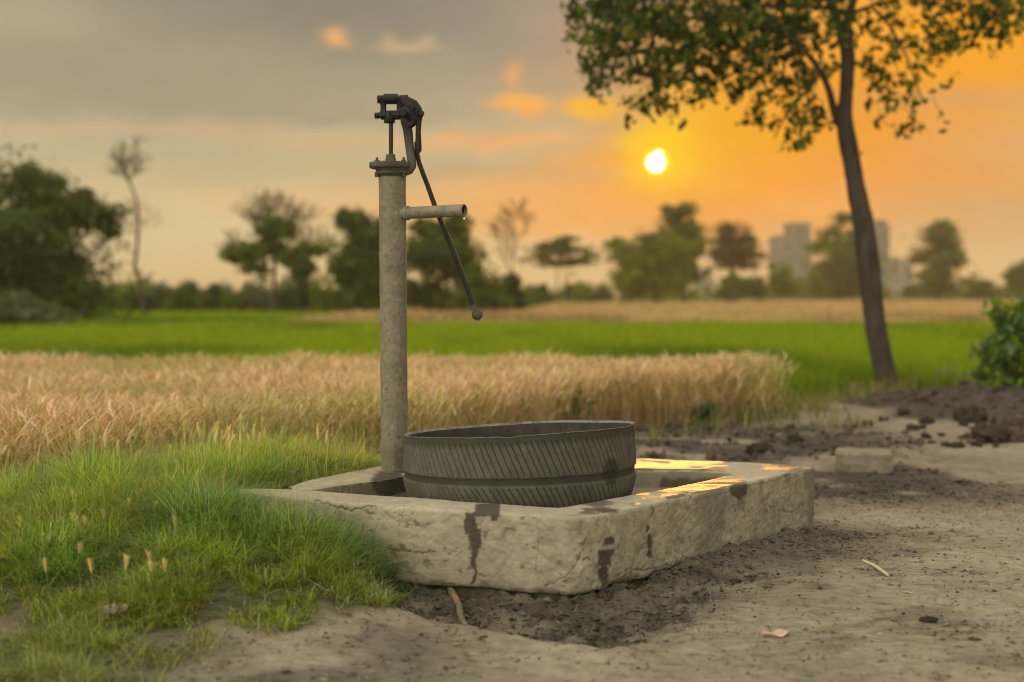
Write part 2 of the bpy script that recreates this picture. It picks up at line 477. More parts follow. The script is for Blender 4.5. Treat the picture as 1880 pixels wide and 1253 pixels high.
# ------------------------------------------------------------------ terrain
RIDGE = [G(430, 1090, .02), G(520, 1122), G(690, 1143), G(850, 1160), G(1000, 1188), G(1110, 1196), G(1240, 1165), G(1330, 1085)]
def terrain(x, y, fine=True):
    x = np.asarray(x, float); y = np.asarray(y, float)
    h = .012*(fbm(x, y, .9, 3, 1)-.5)*smooth(60, 20, y)
    # grass bank on the left, round the open end of the basin and behind the pump
    edge = -.72 + .42*smooth(4.62, 4.42, y)*1.0 + .75*smooth(4.9, 5.5, y) + .12*(fbm(x, y, 2.2, 3, 4)-.5)
    mx_ = smooth(edge+.16, edge-.36, x)
    myf = smooth(3.35, 4.75, y + .12*(x+1.2)); b0_ = 4.55+1.1*smooth(-1.85, -1.05, x); myb = smooth(b0_+.8, b0_, y)
    h = h + .215*mx_*myf*myb*(.9+.25*fbm(x, y, 1.6, 3, 9))
    # hollow washed out under the near corner, with a lip towards the camera
    d_r = poly_dist(x, y, RIDGE)
    poly = RIDGE + [(.9, 4.6), (.2, 4.6), (-.75, 4.75)]
    ins = inside(x, y, poly)
    sgn = np.where(ins, d_r, -d_r)
    holl = smooth(-.015-.1*smooth(.05, .4, x), .07+.1*smooth(.05, .4, x), sgn)*smooth(-.62, -.3, x)
    h = h - .050*holl*(1-.6*smooth(.2, .7, x)) + .012*np.exp(-((sgn+.03)/.05)**2)*smooth(-.8, -.4, x)*smooth(.5, .1, x)
    ob = poly_dist(x, y, list(PLAN[:7]))
    h = h + .055*np.exp(-(ob/.11)**2)*smooth(-.45, -.15, x)*smooth(1.3, .9, x)*(.55+.9*fbm(x, y, 7, 3, 58))
    # far side: dug-over mud heap, path rise
    heap = np.exp(-(((x-3.75)/1.15)**2+((y-11.2)/1.5)**2))
    h = h + .11*heap + .24*heap*np.maximum(-.04, fbm(x, y, 4.5, 5, 21, .65)-.42)
    dk2 = smooth(7.2, 8.0, y)*smooth(10.6, 9.4, y)*smooth(2.9, 1.9, x)*smooth(.3, .8, x)
    h = h + dk2*.05*(fbm(x, y, 5, 4, 31)-.35)
    if fine:
        nf = smooth(16, 9, y)
        h = h + nf*(.020*(fbm(x, y, 4.5, 3, 41)-.5) + .015*(fbm(x, y*1.6, 16, 4, 43, .6)-.5))
        h = h + smooth(.5, .1, ob)*smooth(-.5, -.2, x)*nf*.026*(fbm(x, y, 19, 4, 53, .65)-.5)
        h = h + holl*(.07*(fbm(x, y, 20, 4, 51, .65)-.5) + .022*np.maximum(0, fbm(x, y, 12, 3, 57)-.55)*2)
        ft = np.maximum(0, vn(x, y*1.3, 3.1, 61)-.62)*2.2
        h = h - .012*ft*smooth(7, 5, y)
    foot = inside(x, y, PLAN)
    h = np.where(foot & (ob > .03), np.minimum(h, -.03), h)
    return h
def zones(x, y):
    """masks: dark moist soil, dry field, green field, grass bank"""
    d_r = poly_dist(x, y, RIDGE); poly = RIDGE + [(.9, 4.6), (.2, 4.6), (-.75, 4.75)]
    sgn = np.where(inside(x, y, poly), d_r, -d_r) + .05*(fbm(x, y, 9, 4, 71)-.5)
    wx_ = smooth(.02, .35, x); sgn = sgn + .30*wx_*(fbm(x, y, 5, 5, 74, .65)-.42)
    dark = smooth(-.02-.16*wx_, .10+.12*wx_, sgn)*(.45+.95*smooth(.35, .6, fbm(x, y*1.5, 8, 5, 72, .68)))*(1-.45*smooth(.5, 1.1, x))
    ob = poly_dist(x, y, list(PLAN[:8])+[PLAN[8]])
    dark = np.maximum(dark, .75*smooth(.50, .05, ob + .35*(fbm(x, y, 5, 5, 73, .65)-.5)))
    n2 = fbm(x, y, 2.0, 5, 75, .6)
    far = smooth(5.8, 6.6, y)*smooth(10.6, 9.5, y)*smooth(3.0, 2.0, x)
    dark = np.maximum(dark, far*(.25+.75*smooth(.30, .52, n2)))
    heap = np.exp(-(((x-3.85)/1.25)**2+((y-11.2)/1.7)**2))
    dark = np.maximum(dark, smooth(.25, .5, heap*(.6+.8*n2))*1.15)
    dark = np.maximum(dark, smooth(.60, .74, fbm(x, y*1.5, 3.4, 4, 77, .6))*.45)
    dark = np.maximum(dark, .55*smooth(.1, -.3, x)*smooth(3.95, 3.7, y)*smooth(.42, .6, fbm(x, y, 2.6, 4, 79)))
    return np.clip(dark, 0, 1)
def grass_mask(x, y):
    px_ = 940+x/y*FPX; z = terrain(x, y, False); py_ = HZ+(CAMZ-z)/y*FPX
    n = fbm(x, y, 4.0, 4, 201)
    # boundary: grass lies left of a line that runs from the foot of the wall to the lower left
    ob = poly_dist(x, y, list(PLAN[:4]))
    lim = np.interp(py_, [860, 900, 915, 1000, 1040, 1090, 1110, 1140, 1165, 1200, 1253, 1400], [760, 700, 590, 660, 715, 790, 760, 640, 500, 420, 330, 200])
    m_ = smooth(25, -45, px_-lim - 110*(n-.5))
    sparse = 1 - .82*smooth(1060, 1180, py_)*smooth(.64, .44, fbm(x, y, 3.6, 4, 203))
    b0_ = 4.80+1.05*smooth(-1.85, -1.05, x); backz = smooth(b0_+.45, b0_, y)
    front_gap = 1-.9*np.exp(-(((px_-640)/110)**2+((py_-1155)/22)**2))
    return m_*sparse*backz*front_gap
# wheat stand and crop outlines
WHEAT = [(-14, 5.1), (-3.2, 5.2), (-1.9, 5.4), (-1.25, 6.1), (-.5, 6.9), (.15, 8.6), (.75, 9.7), (1.35, 9.9), (1.85, 10.12), (2.0, 10.8), (2.05, 11.7), (-14, 11.7)]
TAN_Y, TAN_X = 37.5, -6.2

xs = np.concatenate([-np.geomspace(900, 14, 40), np.arange(-13.5, -2.2, .22), np.arange(-2.2, 2.4, .0135), np.arange(2.4, 7, .06), np.arange(7, 14, .4), np.geomspace(14.5, 900, 40)])
ys = np.concatenate([[-60, -20, -5, 0, 1, 2], np.arange(2.6, 6.2, .0135), np.arange(6.2, 15, .045), np.arange(15, 60, .9), np.geomspace(61, 1500, 50)])
GX, GY = np.meshgrid(xs, ys)
GZ = terrain(GX, GY)
nx, ny = len(xs), len(ys)
V = np.stack([GX, GY, GZ], -1).reshape(-1, 3)
idx = np.arange(nx*ny).reshape(ny, nx)
F = np.stack([idx[:-1, :-1], idx[:-1, 1:], idx[1:, 1:], idx[1:, :-1]], -1).reshape(-1, 4)
x, y = V[:, 0], V[:, 1]
dk = zones(x, y)
pale = np.array((.365, .312, .226)); moist = np.array((.10, .084, .070))
colr = pale*(1-dk[:, None]) + moist*dk[:, None]
w = np.clip(fbm(x, y, 1.1, 4, 81)*1.6-.4, 0, 1)[:, None]
colr = colr*(.88+.2*w)
red = (smooth(.5, .7, fbm(x, y, 3, 4, 85))*np.exp(-(((x-3.9)/1.2)**2+((y-11)/1.6)**2)))[:, None]
colr = colr*(1-.6*red) + np.array((.17, .105, .075))*.6*red
gmk = np.zeros(len(x)); kk_ = (y > 2.5) & (y < 7) & (x < .6) & (x > -5); gmk[kk_] = grass_mask(x[kk_], y[kk_]); gmk = np.clip(gmk*1.2, 0, .9)[:, None]*(.7+.6*fbm(x, y, 12, 3, 87))[:, None]
colr = colr*(1-np.clip(gmk, 0, 1)) + np.array((.10, .092, .05))*np.clip(gmk, 0, 1)
inw = inside(x, y, WHEAT)[:, None]
colr = np.where(inw, np.array((.20, .155, .085)), colr)
grn = ((y > 11.7) & ~((x > 2.3+(y-11.7)*.8) & (y < 13.5)))[:, None]
colr = np.where(grn, np.array((.10, .13, .035)), colr)
tanf = ((y > TAN_Y) & (x > TAN_X))[:, None]
colr = np.where(tanf, np.array((.34, .25, .13)), colr)
ground = mesh_np('ground', V, F, M_soil, col=colr); tag(ground, kind='structure')

# ------------------------------------------------------------------ basin walls
def resample(A, B, step):
    M_ = (A+B)/2; L = np.concatenate([[0], np.cumsum(np.hypot(*(M_[1:]-M_[:-1]).T))])
    # weight by outer length so corners keep detail
    Lo = np.concatenate([[0], np.cumsum(np.hypot(*(A[1:]-A[:-1]).T))]); L = (L+Lo)/2
    n = int(L[-1]/step); s = np.linspace(0, L[-1], n)
    def catm(Pn):
        out = np.zeros((n, 2)); k = np.clip(np.searchsorted(L, s, side='right')-1, 0, len(L)-2)
        t = ((s-L[k])/(L[k+1]-L[k]))[:, None]
        p0 = Pn[np.maximum(k-1, 0)]; p1 = Pn[k]; p2 = Pn[k+1]; p3 = Pn[np.minimum(k+2, len(Pn)-1)]
        m1 = (p2-p0)/2; m2 = (p3-p1)/2
        # mild tension keeps straight runs straight
        h1 = 2*t**3-3*t**2+1; h2 = t**3-2*t**2+t; h3 = -2*t**3+3*t**2; h4 = t**3-t**2
        return h1*p1+h2*m1*.7+h3*p2+h4*m2*.7
    return catm(A), catm(B), s
O, I, S = resample(outer, inner, .0042)
nS = len(S)
ZF = .198    # level of the basin floor
def prof(n_out=60, n_top=18, n_in=12):
    """(u, v) pairs: u 0 = outer face .. 1 = inner face across the rim, v = height"""
    pts = []
    pts += [(.42, 0.0, 'b'), (.2, 0.0, 'b')]
    for k in range(n_out+1): pts.append((0, k/n_out, 'o'))
    for k in range(1, n_top+1): pts.append((k/n_top, 1, 't'))
    for k in range(1, n_in+1): pts.append((1, 1-k/n_in, 'i'))
    return pts
PR = prof()
def bottom_z(s, px):  # lower edge of the plaster, wavy and lifted off the eroded earth
    return .026 + .020*(fbm(s, s*0, 3.0, 4, 91)-.5)
VV = []; side = []
dirv = (I-O); wdt = np.hypot(dirv[:, 0], dirv[:, 1]); dirn = dirv/np.maximum(wdt, 1e-6)[:, None]
tan = np.gradient(O, axis=0); tan /= np.hypot(tan[:, 0], tan[:, 1])[:, None]
nout = np.stack([tan[:, 1], -tan[:, 0]], -1)   # outward normal
flip = np.sign((nout*(-dirn)).sum(1)); nout *= flip[:, None]
topz = ZT + .010*(fbm(S, S*0, 2.2, 4, 95)-.5) + .0012*(fbm(S, S*0, 30, 3, 97)-.5)
bz = bottom_z(S, None) + .02*smooth(.6, 0, S)
for (u, v, kd) in PR:
    if kd == 'b':
        pxy = O + dirn*np.minimum(wdt, .2)[:, None]*u; z = bz + .004 + .0*S
        off = 0; z = z + (u-.0)*.06
    elif kd == 'o':
        pxy = O.copy(); z = bz*(1-v)+topz*v
        n = fbm(S, z*1.0, 9, 5, 101, .6)-.5; n1 = fbm(S, z, 45, 4, 103, .6)-.5
        off = .0055*n + .009*n1
        # plaster patches flaked off: a stepped surface
        pl = fbm(S, z*1.2, 5.2, 6, 105, .62); off = off - .0024*smooth(.50, .53, pl)
        # rounded shoulder and foot
        off = off - .006*np.clip((v-.95)/.05, 0, 1)**2 - .010*np.clip((.07-v)/.07, 0, 1)**2
        # ragged lower edge
        off = off - .012*smooth(.12, 0, v)*smooth(.45, .7, fbm(S, S*0, 14, 3, 107))
        pxy = pxy + nout*off[:, None]
    elif kd == 't':
        pxy = O + dirn*(wdt*u)[:, None]; z = topz.copy()
        z = z + .006*(fbm(pxy[:, 0], pxy[:, 1], 6, 3, 111)-.5) + .0012*(fbm(pxy[:, 0], pxy[:, 1], 40, 3, 113)-.5)
        z = z - .010*np.clip((u-.88)/.12, 0, 1)**2 - .004*(1-np.clip(u/.08, 0, 1))
        if u < .08: pxy = pxy - nout*.006
        chip = smooth(.62, .70, fbm(S, S*0, 9, 3, 117))*smooth(.3, 0, u)
        z = z - .010*chip
    else:
        pxy = I + dirn*(.008*(1-v)); z = topz*v + (ZF-.02)*(1-v) - .010*(v > .99)
        pxy = pxy - dirn*(.006*(fbm(S, z, 12, 3, 119)-.5))[:, None]
    VV.append(np.stack([pxy[:, 0], pxy[:, 1], z], -1))
VV = np.array(VV); nP = len(PR)
V = VV.reshape(-1, 3); idx = np.arange(nP*nS).reshape(nP, nS)
F = np.stack([idx[:-1, :-1], idx[:-1, 1:], idx[1:, 1:], idx[1:, :-1]], -1).reshape(-1, 4)
capA = list(idx[:, 0]); capB = list(idx[:, -1])
# where things sit on the wall, looked up by photograph position (they are painted on the real faces)
px = 940 + V[:, 0]/V[:, 1]*FPX; py = HZ + (CAMZ-V[:, 2])/V[:, 1]*FPX
jx = px + 16*(fbm(V[:, 0], V[:, 2], 24, 6, 121, .62)-.5) + 9*(fbm(V[:, 1], V[:, 2], 60, 4, 131)-.5)
jy = py + 10*(fbm(V[:, 0], V[:, 1]+V[:, 2], 38, 3, 123)-.5)
kindv = np.repeat(np.array([{'b': 0, 'o': 1, 't': 2, 'i': 3}[k[2]] for k in PR]), nS)
frontish = np.repeat(np.arange(nS)[None, :], nP, 0).reshape(-1) < np.searchsorted(S, S[-1]*.62)
def rect(x0, x1, y0, y1, s=2): return smooth(x0-s, x0+s, jx)*smooth(x1+s, x1-s, jx)*smooth(y0-s, y0+s, jy)*smooth(y1+s, y1-s, jy)
def ell(cx, cy, rx, ry): return smooth(1.15, .85, np.hypot((jx-cx)/rx, (jy-cy)/ry))
wetv = np.zeros(len(V))
for r_ in (rect(872, 920, 925, 950), rect(900, 913, 945, 958), rect(854, 876, 942, 985), rect(860, 881, 975, 1008), rect(864, 875, 1000, 1045), rect(866, 873, 1030, 1075),
           ell(1119, 993, 10, 8), rect(1100, 1126, 1010, 1042), rect(1103, 1116, 1035, 1078), rect(1192, 1201, 985, 1030), rect(1194, 1198, 930, 952), ell(1190, 975, 5, 8),
           ell(1358, 898, 18, 20)*(jy > 890), rect(1095, 1135, 935, 945), rect(1345, 1370, 905, 940)*.35, rect(640, 735, 874, 925)*0):
    wetv = np.maximum(wetv, r_*frontish)
# damp inner side near the pump foot and corner
inn = (kindv == 3) | (kindv == 0)
back = ~frontish
wetv = np.maximum(wetv, back*(kindv >= 2)*(ell(712, 890, 34, 26)))
wetv = np.maximum(wetv, .5*back*(kindv == 3)*smooth(560, 640, px)*smooth(760, 700, px))
topw = (kindv >= 2)
film = np.zeros(len(V))
nfl = fbm(V[:, 0], V[:, 1], 9, 4, 141, .5)
for r_, a_ in ((rect(1160, 1262, 903, 929, 4), .36), (rect(1215, 1372, 880, 908, 4), .28), (rect(1160, 1335, 842, 866, 3), .36), (rect(1405, 1474, 852, 866, 3), .42), (rect(1030, 1150, 915, 946, 4), .5)):
    film = np.maximum(film, r_*smooth(a_-.04, a_+.06, nfl)*topw)
film = np.maximum(film, .35*wetv)
wetv = np.maximum(wetv, film*.85*topw*(px > 1020))
wetv = np.maximum(wetv, .8*topw*rect(1030, 1160, 912, 945, 5)*smooth(.42, .55, nfl))
# grime low down and mottled; pits, underside, inner and right-hand faces darkened
zrel = (V[:, 2]-.02)/(ZT-.02)
grime_shade = .55*smooth(.35, 0, zrel)*smooth(.35, .6, fbm(V[:, 0]+V[:, 1], V[:, 2], 10, 4, 145))
grime_shade = np.maximum(grime_shade, (kindv == 0)*.9)
pit = smooth(.70, .76, fbm(V[:, 0]+V[:, 1], V[:, 2], 55, 3, 143, .6))*(kindv == 1)
grime_shade = np.maximum(grime_shade, pit*.8)
grime_shade = np.maximum(grime_shade, (kindv == 3)*.45)
grime_shade = np.maximum(grime_shade, (kindv == 1)*frontish*smooth(1100, 1350, px)*.7*smooth(.40, .60, fbm(V[:, 0]+V[:, 1], V[:, 2], 7, 4, 147)))
grime_shade = np.maximum(grime_shade, .22*(kindv == 1)*smooth(1110, 1140, px))  # right-hand face evenly darker: its shade put into the colour
grime_shade = np.maximum(grime_shade, .45*(kindv == 1)*frontish*smooth(.52, .66, fbm(V[:, 0]+V[:, 1], V[:, 2]*1.4, 16, 5, 149, .65))*smooth(900, 1080, px))
# cracks as polylines
crack = np.zeros(len(V))
def crk_line(pts, wd=1.5, a=1.0):
    global crack
    jx2 = px + 7*(fbm(V[:, 0], V[:, 2], 60, 4, 151)-.5); jy2 = py + 10*(fbm(V[:, 0], V[:, 2], 60, 4, 153)-.5)
    crack = np.maximum(crack, .8*a*smooth(wd*1.3, wd*.3, poly_dist(jx2, jy2, pts))*((kindv == 1) | (kindv == 2))*frontish)
crk_line([(575, 920), (612, 931), (645, 937), (668, 934), (688, 929)], 2.0)
crk_line([(688, 929), (715, 950), (750, 968), (790, 965)], 1.0, .7)
crk_line([(690, 1018), (710, 1010), (760, 1017), (797, 1016)], 1.2)
crk_line([(720, 940), (740, 955), (728, 970)], 1.0, .6)
crk_line([(1170, 1020), (1185, 1000), (1165, 1040), (1160, 1060)], 1.0, .7)
crk_line([(1118, 1068), (1150, 1050), (1185, 1048), (1235, 1040)], 1.4, .8)
crk_line([(1000, 1080), (1040, 1060), (1065, 1028), (1085, 1030)], 1.4, .8)
crk_line([(985, 950), (990, 1000), (984, 1040), (990, 1085)], 1.0, .4)
crk_line([(1420, 905), (1400, 925), (1455, 945), (1480, 925)], 1.5, .6)
crk_line([(1260, 905), (1280, 925), (1255, 950), (1230, 985)], 1.0, .5)
crk_line([(1300, 905), (1420, 885), (1475, 866)], 1.5, .6)
V = V.copy()
# press the cracks into the face
offn = np.zeros((len(V), 2)); NO = np.tile(nout, (nP, 1)); V[:, :2] -= NO*(crack*.004)[:, None]*(kindv == 1)[:, None]
V[:, 2] -= .004*crack*(kindv == 2)
basin = empty('wash_basin', (0.15, 4.9, 0), 'low cement trough with stained chipped rim under the hand pump', 'basin')
bl = np.array((.15, 4.9, 0))
fl = [F, np.array([capA]), np.array([capB])]
mesh_np('rim_wall', V-bl, fl, M_cement, basin, attrs=dict(wet=wetv, film=film, grime_shade=grime_shade, crack=crack))
# floor of the trough
gx = np.arange(-.95, 1.3, .014); gy = np.arange(4.1, 6.0, .014); GX2, GY2 = np.meshgrid(gx, gy)
mid = (O+I)/2
midpoly = mid[::12]
insd = inside(GX2, GY2, midpoly)
fz = ZF + .012*(fbm(GX2, GY2, 3, 4, 161)-.5) + .004*(fbm(GX2, GY2, 20, 3, 163)-.5)
idx = np.arange(GX2.size).reshape(GX2.shape)
q = insd[:-1, :-1] & insd[1:, :-1] & insd[:-1, 1:] & insd[1:, 1:]
F2 = np.stack([idx[:-1, :-1], idx[:-1, 1:], idx[1:, 1:], idx[1:, :-1]], -1)[q]
V2 = np.stack([GX2, GY2, fz], -1).reshape(-1, 3); used = np.unique(F2); rm = np.zeros(len(V2), int); rm[used] = np.arange(len(used))
V2 = V2[used]; F2 = rm[F2]
px2 = 940+V2[:, 0]/V2[:, 1]*FPX; py2 = HZ+(CAMZ-V2[:, 2])/V2[:, 1]*FPX
w2 = smooth(.40, .62, fbm(V2[:, 0], V2[:, 1], 4, 4, 165))*.5
w2 = np.maximum(w2, smooth(.45, .2, np.hypot(V2[:, 0]+.45, V2[:, 1]-5.2)))
mesh_np('basin_floor', V2-bl, F2, M_cement, basin, attrs=dict(wet=np.clip(w2, 0, 1), film=w2*.25, grime_shade=np.full(len(V2), .45), crack=np.zeros(len(V2))))
# rough footing below the overhanging plaster
cx_, cy_ = PLAN.mean(0)
mb = []
rows = 10; O2 = O[::3] - nout[::3]*.045
sel = slice(0, len(O2))
for k in range(rows+1):
    z = -.14 + (k/rows)*.185; n = .03*(fbm(S[::3], S[::3]*0+z*3, 16, 4, 171, .6)-.5)
    mb.append(np.stack([O2[:, 0]+nout[::3][:, 0]*(n+.03*(1-k/rows)), O2[:, 1]+nout[::3][:, 1]*(n+.03*(1-k/rows)), np.full(len(O2), z)], -1))
mb = np.array(mb); nn_ = mb.shape[1]; idx = np.arange((rows+1)*nn_).reshape(rows+1, nn_)
F3 = np.stack([idx[:-1, :-1], idx[:-1, 1:], idx[1:, 1:], idx[1:, :-1]], -1).reshape(-1, 4)
mesh_np('earth_footing', mb.reshape(-1, 3)-bl, F3, M_clod if False else simple('earth footing', (.075, .062, .046), (.19, .16, .115), 22, .97, .012, .9), basin)

# ------------------------------------------------------------------ tyre tub
TC = np.array((.025, 4.89)); TR = .400; nU, nV = 115*14, 84
ua = np.linspace(0, 2*math.pi, nU, endpoint=False); vv = np.linspace(0, 1, nV)
U, Vt = np.meshgrid(ua, vv)
zb, zt_ = ZF+.004, .455
body = .972 + .028*np.sin(np.clip(Vt, 0, 1)*math.pi)**.7 - .055*np.clip((.40-Vt)/.40, 0, 1)**2 + .008*np.clip((Vt-.93)/.07, 0, 1)
wob = 1 + .006*np.sin(2*U+.7) + .004*np.sin(3*U+2) + .003*np.sin(7*U)
rad = TR*body*wob
arc = U*TR
per = 2*math.pi/115
groove = np.zeros_like(U); dust = np.ones_like(U)
hgt = Vt*(zt_-zb)
band0, band1 = .40, .49     # smooth ring groove
def sipe(lo, hi, slant, shift):
    """slanted cuts between two heights"""
    t = np.clip((Vt-lo)/(hi-lo), 0, 1)
    ph = (U - slant*(t-.5)*(hi-lo)*(zt_-zb)/TR + shift + .004*np.sin(U*31+9*Vt))/per
    d = np.abs(ph-np.round(ph))*2
    keep = (_perm[(np.round(ph).astype(int)) & 255, 5] > .04)
    return smooth(.20, .07, d)*smooth(lo-.008, lo+.012, Vt)*smooth(hi+.012, hi-.02, Vt)*keep
# angle grows anticlockwise seen from above, so at the front (y < centre) it runs left to right
g1 = sipe(.505, .93, -.46, 0); g2 = sipe(.05, .385, -.60, .012)
groove = np.maximum(g1, g2)
rad = rad - .0045*groove - .006*smooth(band0-.015, band0+.012, Vt)*smooth(band1+.015, band1-.012, Vt)
fine = fbm(U*40, Vt*28, 3, 3, 181)
rad = rad + .0012*(fine-.5)
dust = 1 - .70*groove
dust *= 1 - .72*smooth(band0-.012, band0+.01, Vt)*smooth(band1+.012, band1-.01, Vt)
dust *= 1 - .60*smooth(.84, .92, Vt + .04*(fbm(U*8, Vt*2, 2, 3, 183)-.5))
dust *= (.60 + .5*fbm(U*6, Vt*3, 1.6, 5, 185))*(.78+.44*fine)
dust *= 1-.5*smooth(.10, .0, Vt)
spot = smooth(.05, .03, np.hypot((U-(2*math.pi-.72))*TR, (Vt-.50)*(zt_-zb)))
dust *= 1-.8*spot
Xo = rad*np.cos(U); Yo = rad*np.sin(U)
tilt = (.050*Xo - .036*Yo)*Vt
edge_w = .0012*np.sin(5*U+1)+.002*(fbm(U*3, U*0, 2, 3, 187)-.5)
dent = -.004*np.exp(-((U-4.62)/.05)**2)
Zo = zb + Vt*(zt_-zb) + tilt + (edge_w+dent)*smooth(.8, 1, Vt)
Vv = np.stack([Xo, Yo, Zo], -1).reshape(-1, 3)
idx = np.arange(nU*nV).reshape(nV, nU); nxt = np.roll(idx, -1, 1)
Ft = np.stack([idx[:-1], nxt[:-1], nxt[1:], idx[1:]], -1).reshape(-1, 4)
tyre = empty('tyre_tub', (TC[0], TC[1], 0), 'tub cut from a large dusty tyre standing in the cement trough', 'tyre tub')
mesh_np('tread', Vv, Ft, M_tyre, tyre, attrs=dict(dust=np.clip(dust.ravel(), 0, 1)))
# cut edge (thin lip, its highlight put into a pale colour) and dark lining
def ring(rows_, name, mat):
    arr = np.array(rows_); k = len(arr); idx = np.arange(k*nU).reshape(k, nU); nx_ = np.roll(idx, -1, 1)
    Fr = np.stack([idx[:-1], nx_[:-1], nx_[1:], idx[1:]], -1).reshape(-1, 4)
    return mesh_np(name, arr.reshape(-1, 3), Fr, mat, tyre)
Xt, Yt, Zt = Xo[-1], Yo[-1], Zo[-1]
jag = .004*(fbm(ua*30, ua*0, 2, 3, 191)-.5)
def rr(f, dz): return np.stack([Xt*f, Yt*f, Zt+dz], -1)
ring([rr(1.0, 0), np.stack([Xt*1.006, Yt*1.008, Zt+.000+jag*.3], -1), np.stack([Xt*1.006, Yt*1.006, Zt+.0018+jag*.3], -1), np.stack([Xt*1.001, Yt*1.001, Zt+.0018+jag*.3], -1), rr(.994, -.003), rr(.988, -.006)], 'cut_edge', M_edge)
rowsL = []
for k in range(12):
    t = k/11; f = .988 - .03*min(1, t*4) - .01*math.sin(t*3) ; rowsL.append(np.stack([Xt*f, Yt*f, (Zt-.006)*(1-t)+(ZF+.01)*t], -1))
ring(rowsL, 'lining', M_lining)

# ------------------------------------------------------------------ hand pump
D0 = 5.25; s = D0/FPX
PB = Vector((-.4363, D0, ZF-.01)); zref = CAMZ - (870-HZ)*s   # height of row 870
pump = empty('hand_pump', PB, 'tall grey hand pump with black iron head and long lever handle', 'hand pump')
def Lp(px, py, dy=0.0):
    k = (D0+dy)/D0
    return Vector(((px-940)*s*k - PB.x, dy, CAMZ + (HZ-py)*s*k - PB.z))
ax_top = Lp(721, 322); ax_bot = Vector((Lp(724, 870).x, 0, 0))
mb = MB()
pts = []; rds = []
for k in range(41):
    t = k/40; p = ax_bot.lerp(ax_top, t); pts.append(p); rds.append(.0500+.0004*math.sin(k*1.3))
mb.tube(pts, rds, 48); mb.build('barrel', M_pipe, pump)
axx = Lp(721, 322).x
def zc(py): return Lp(721, py).z
def lathe_part(name, profpx, mat, cx=717, dy=0, tiltM=None, seg=48):
    mb = MB(); cxm = Lp(cx, 300).x
    M_ = Matrix.Translation((cxm, dy, 0)) @ (tiltM or Matrix())
    mb.lathe([(r*s, zc(z)) for r, z in profpx], M_, seg); return mb.build(name, mat, pump)
fl1 = lathe_part('top_flange', [(0, 311), (35, 311), (37.5, 309.5), (38, 308), (38, 301.5), (37, 300), (8, 299.5), (0, 299.5)], M_iron_w, 717)
lathe_part('lower_flange', [(24, 330), (26, 323.5), (31, 322), (32, 320.5), (32, 318), (29.5, 316.5), (29, 315), (30.5, 313.5), (30.5, 310.8), (0, 310.8)], M_iron_w, 721)
# flange bolts
for (bx, dy) in ((693, -.02), (742, -.035), (715, .06), (726, -.0700)):
    mb = MB(); c0 = Lp(bx, 300, dy)
    if bx == 726: c0 = Lp(718, 300, .066)
    mb.tube([(c0.x, c0.y, zc(326)), (c0.x, c0.y, zc(291.5))], .0042, 10)
    for (za, zb_) in ((299.8, 296.2), (327, 322.5)):
        mb.lathe([(0, zc(za)), (.0088, zc(za)), (.0092, zc(za)+.001), (.0092, zc(zb_)-.001), (.0085, zc(zb_)), (0, zc(zb_))], Matrix.Translation((c0.x, c0.y, 0)), 6)
    mb.build('flange_bolt', M_iron_w, pump, flat=True)
lathe_part('gland_nut', [(0, 300), (9.6, 300), (9.8, 299), (9.8, 293), (9.2, 292), (8.6, 291.5), (8.6, 286), (8, 285), (0, 285)], M_iron_w, 718, seg=24)
mb = MB(); mb.tube([Lp(718.5, 300), Lp(719, 222)], 4*s, 20); mb.build('piston_rod', M_handle, pump)
# crosshead: lower block, cross shafts and the two side links
def cylx(mb, x0, x1, py, r, dy=0, seg=24, bev=1.2, tilt=0.0):
    """horizontal round bar along x (photograph units), slightly chamfered"""
    pr = [(0, x0), (r-bev, x0), (r, x0+bev), (r, x1-bev), (r-bev, x1), (0, x1)]
    cx = Lp(0, py).z
    V = []; F = []
    n = len(pr)
    for (rr_, xx) in pr:
        for k in range(seg):
            a = 2*math.pi*k/seg
            V.append((Lp(xx, py).x, dy+(rr_*math.cos(a))*s, cx+(rr_*math.sin(a)+tilt*(xx-(x0+x1)/2))*s))
    for i in range(n-1):
        for k in range(seg):
            F.append((i*seg+k, (i+1)*seg+k, (i+1)*seg+(k+1) % seg, i*seg+(k+1) % seg))
    mb.add(V, F)
mb = MB()
mb.lathe([(0, zc(228)), (9.4*s, zc(228)), (10.2*s, zc(227)), (10.2*s, zc(212)), (8.5*s, zc(207)), (0, zc(206))], Matrix.Translation((Lp(716, 0).x, 0, 0)), 8)
cylx(mb, 700, 736, 213.5, 8.5)
mb.build('crosshead', M_iron, pump)
mb = MB(); cylx(mb, 688.5, 701, 214.5, 4.2); cylx(mb, 689.5, 698, 214.5, 6.2, seg=6, bev=.8); mb.build('lower_pin', M_iron, pump)
mb = MB(); cylx(mb, 736, 748, 210, 6.5, bev=1.5, seg=6); mb.build('pin_nut', M_iron, pump)
mb = MB(); cylx(mb, 705, 732.5, 184.2, 9.6, bev=1.6); cylx(mb, 694, 706, 185, 7.6); mb.build('upper_roller', M_iron, pump)
mb = MB(); cylx(mb, 733, 750.5, 184.5, 7.6, bev=1.5); cylx(mb, 748.5, 752, 186, 3.6); cylx(mb, 743, 751, 184.5, 8.4, seg=6, bev=1); mb.build('upper_pin_nut', M_iron, pump)
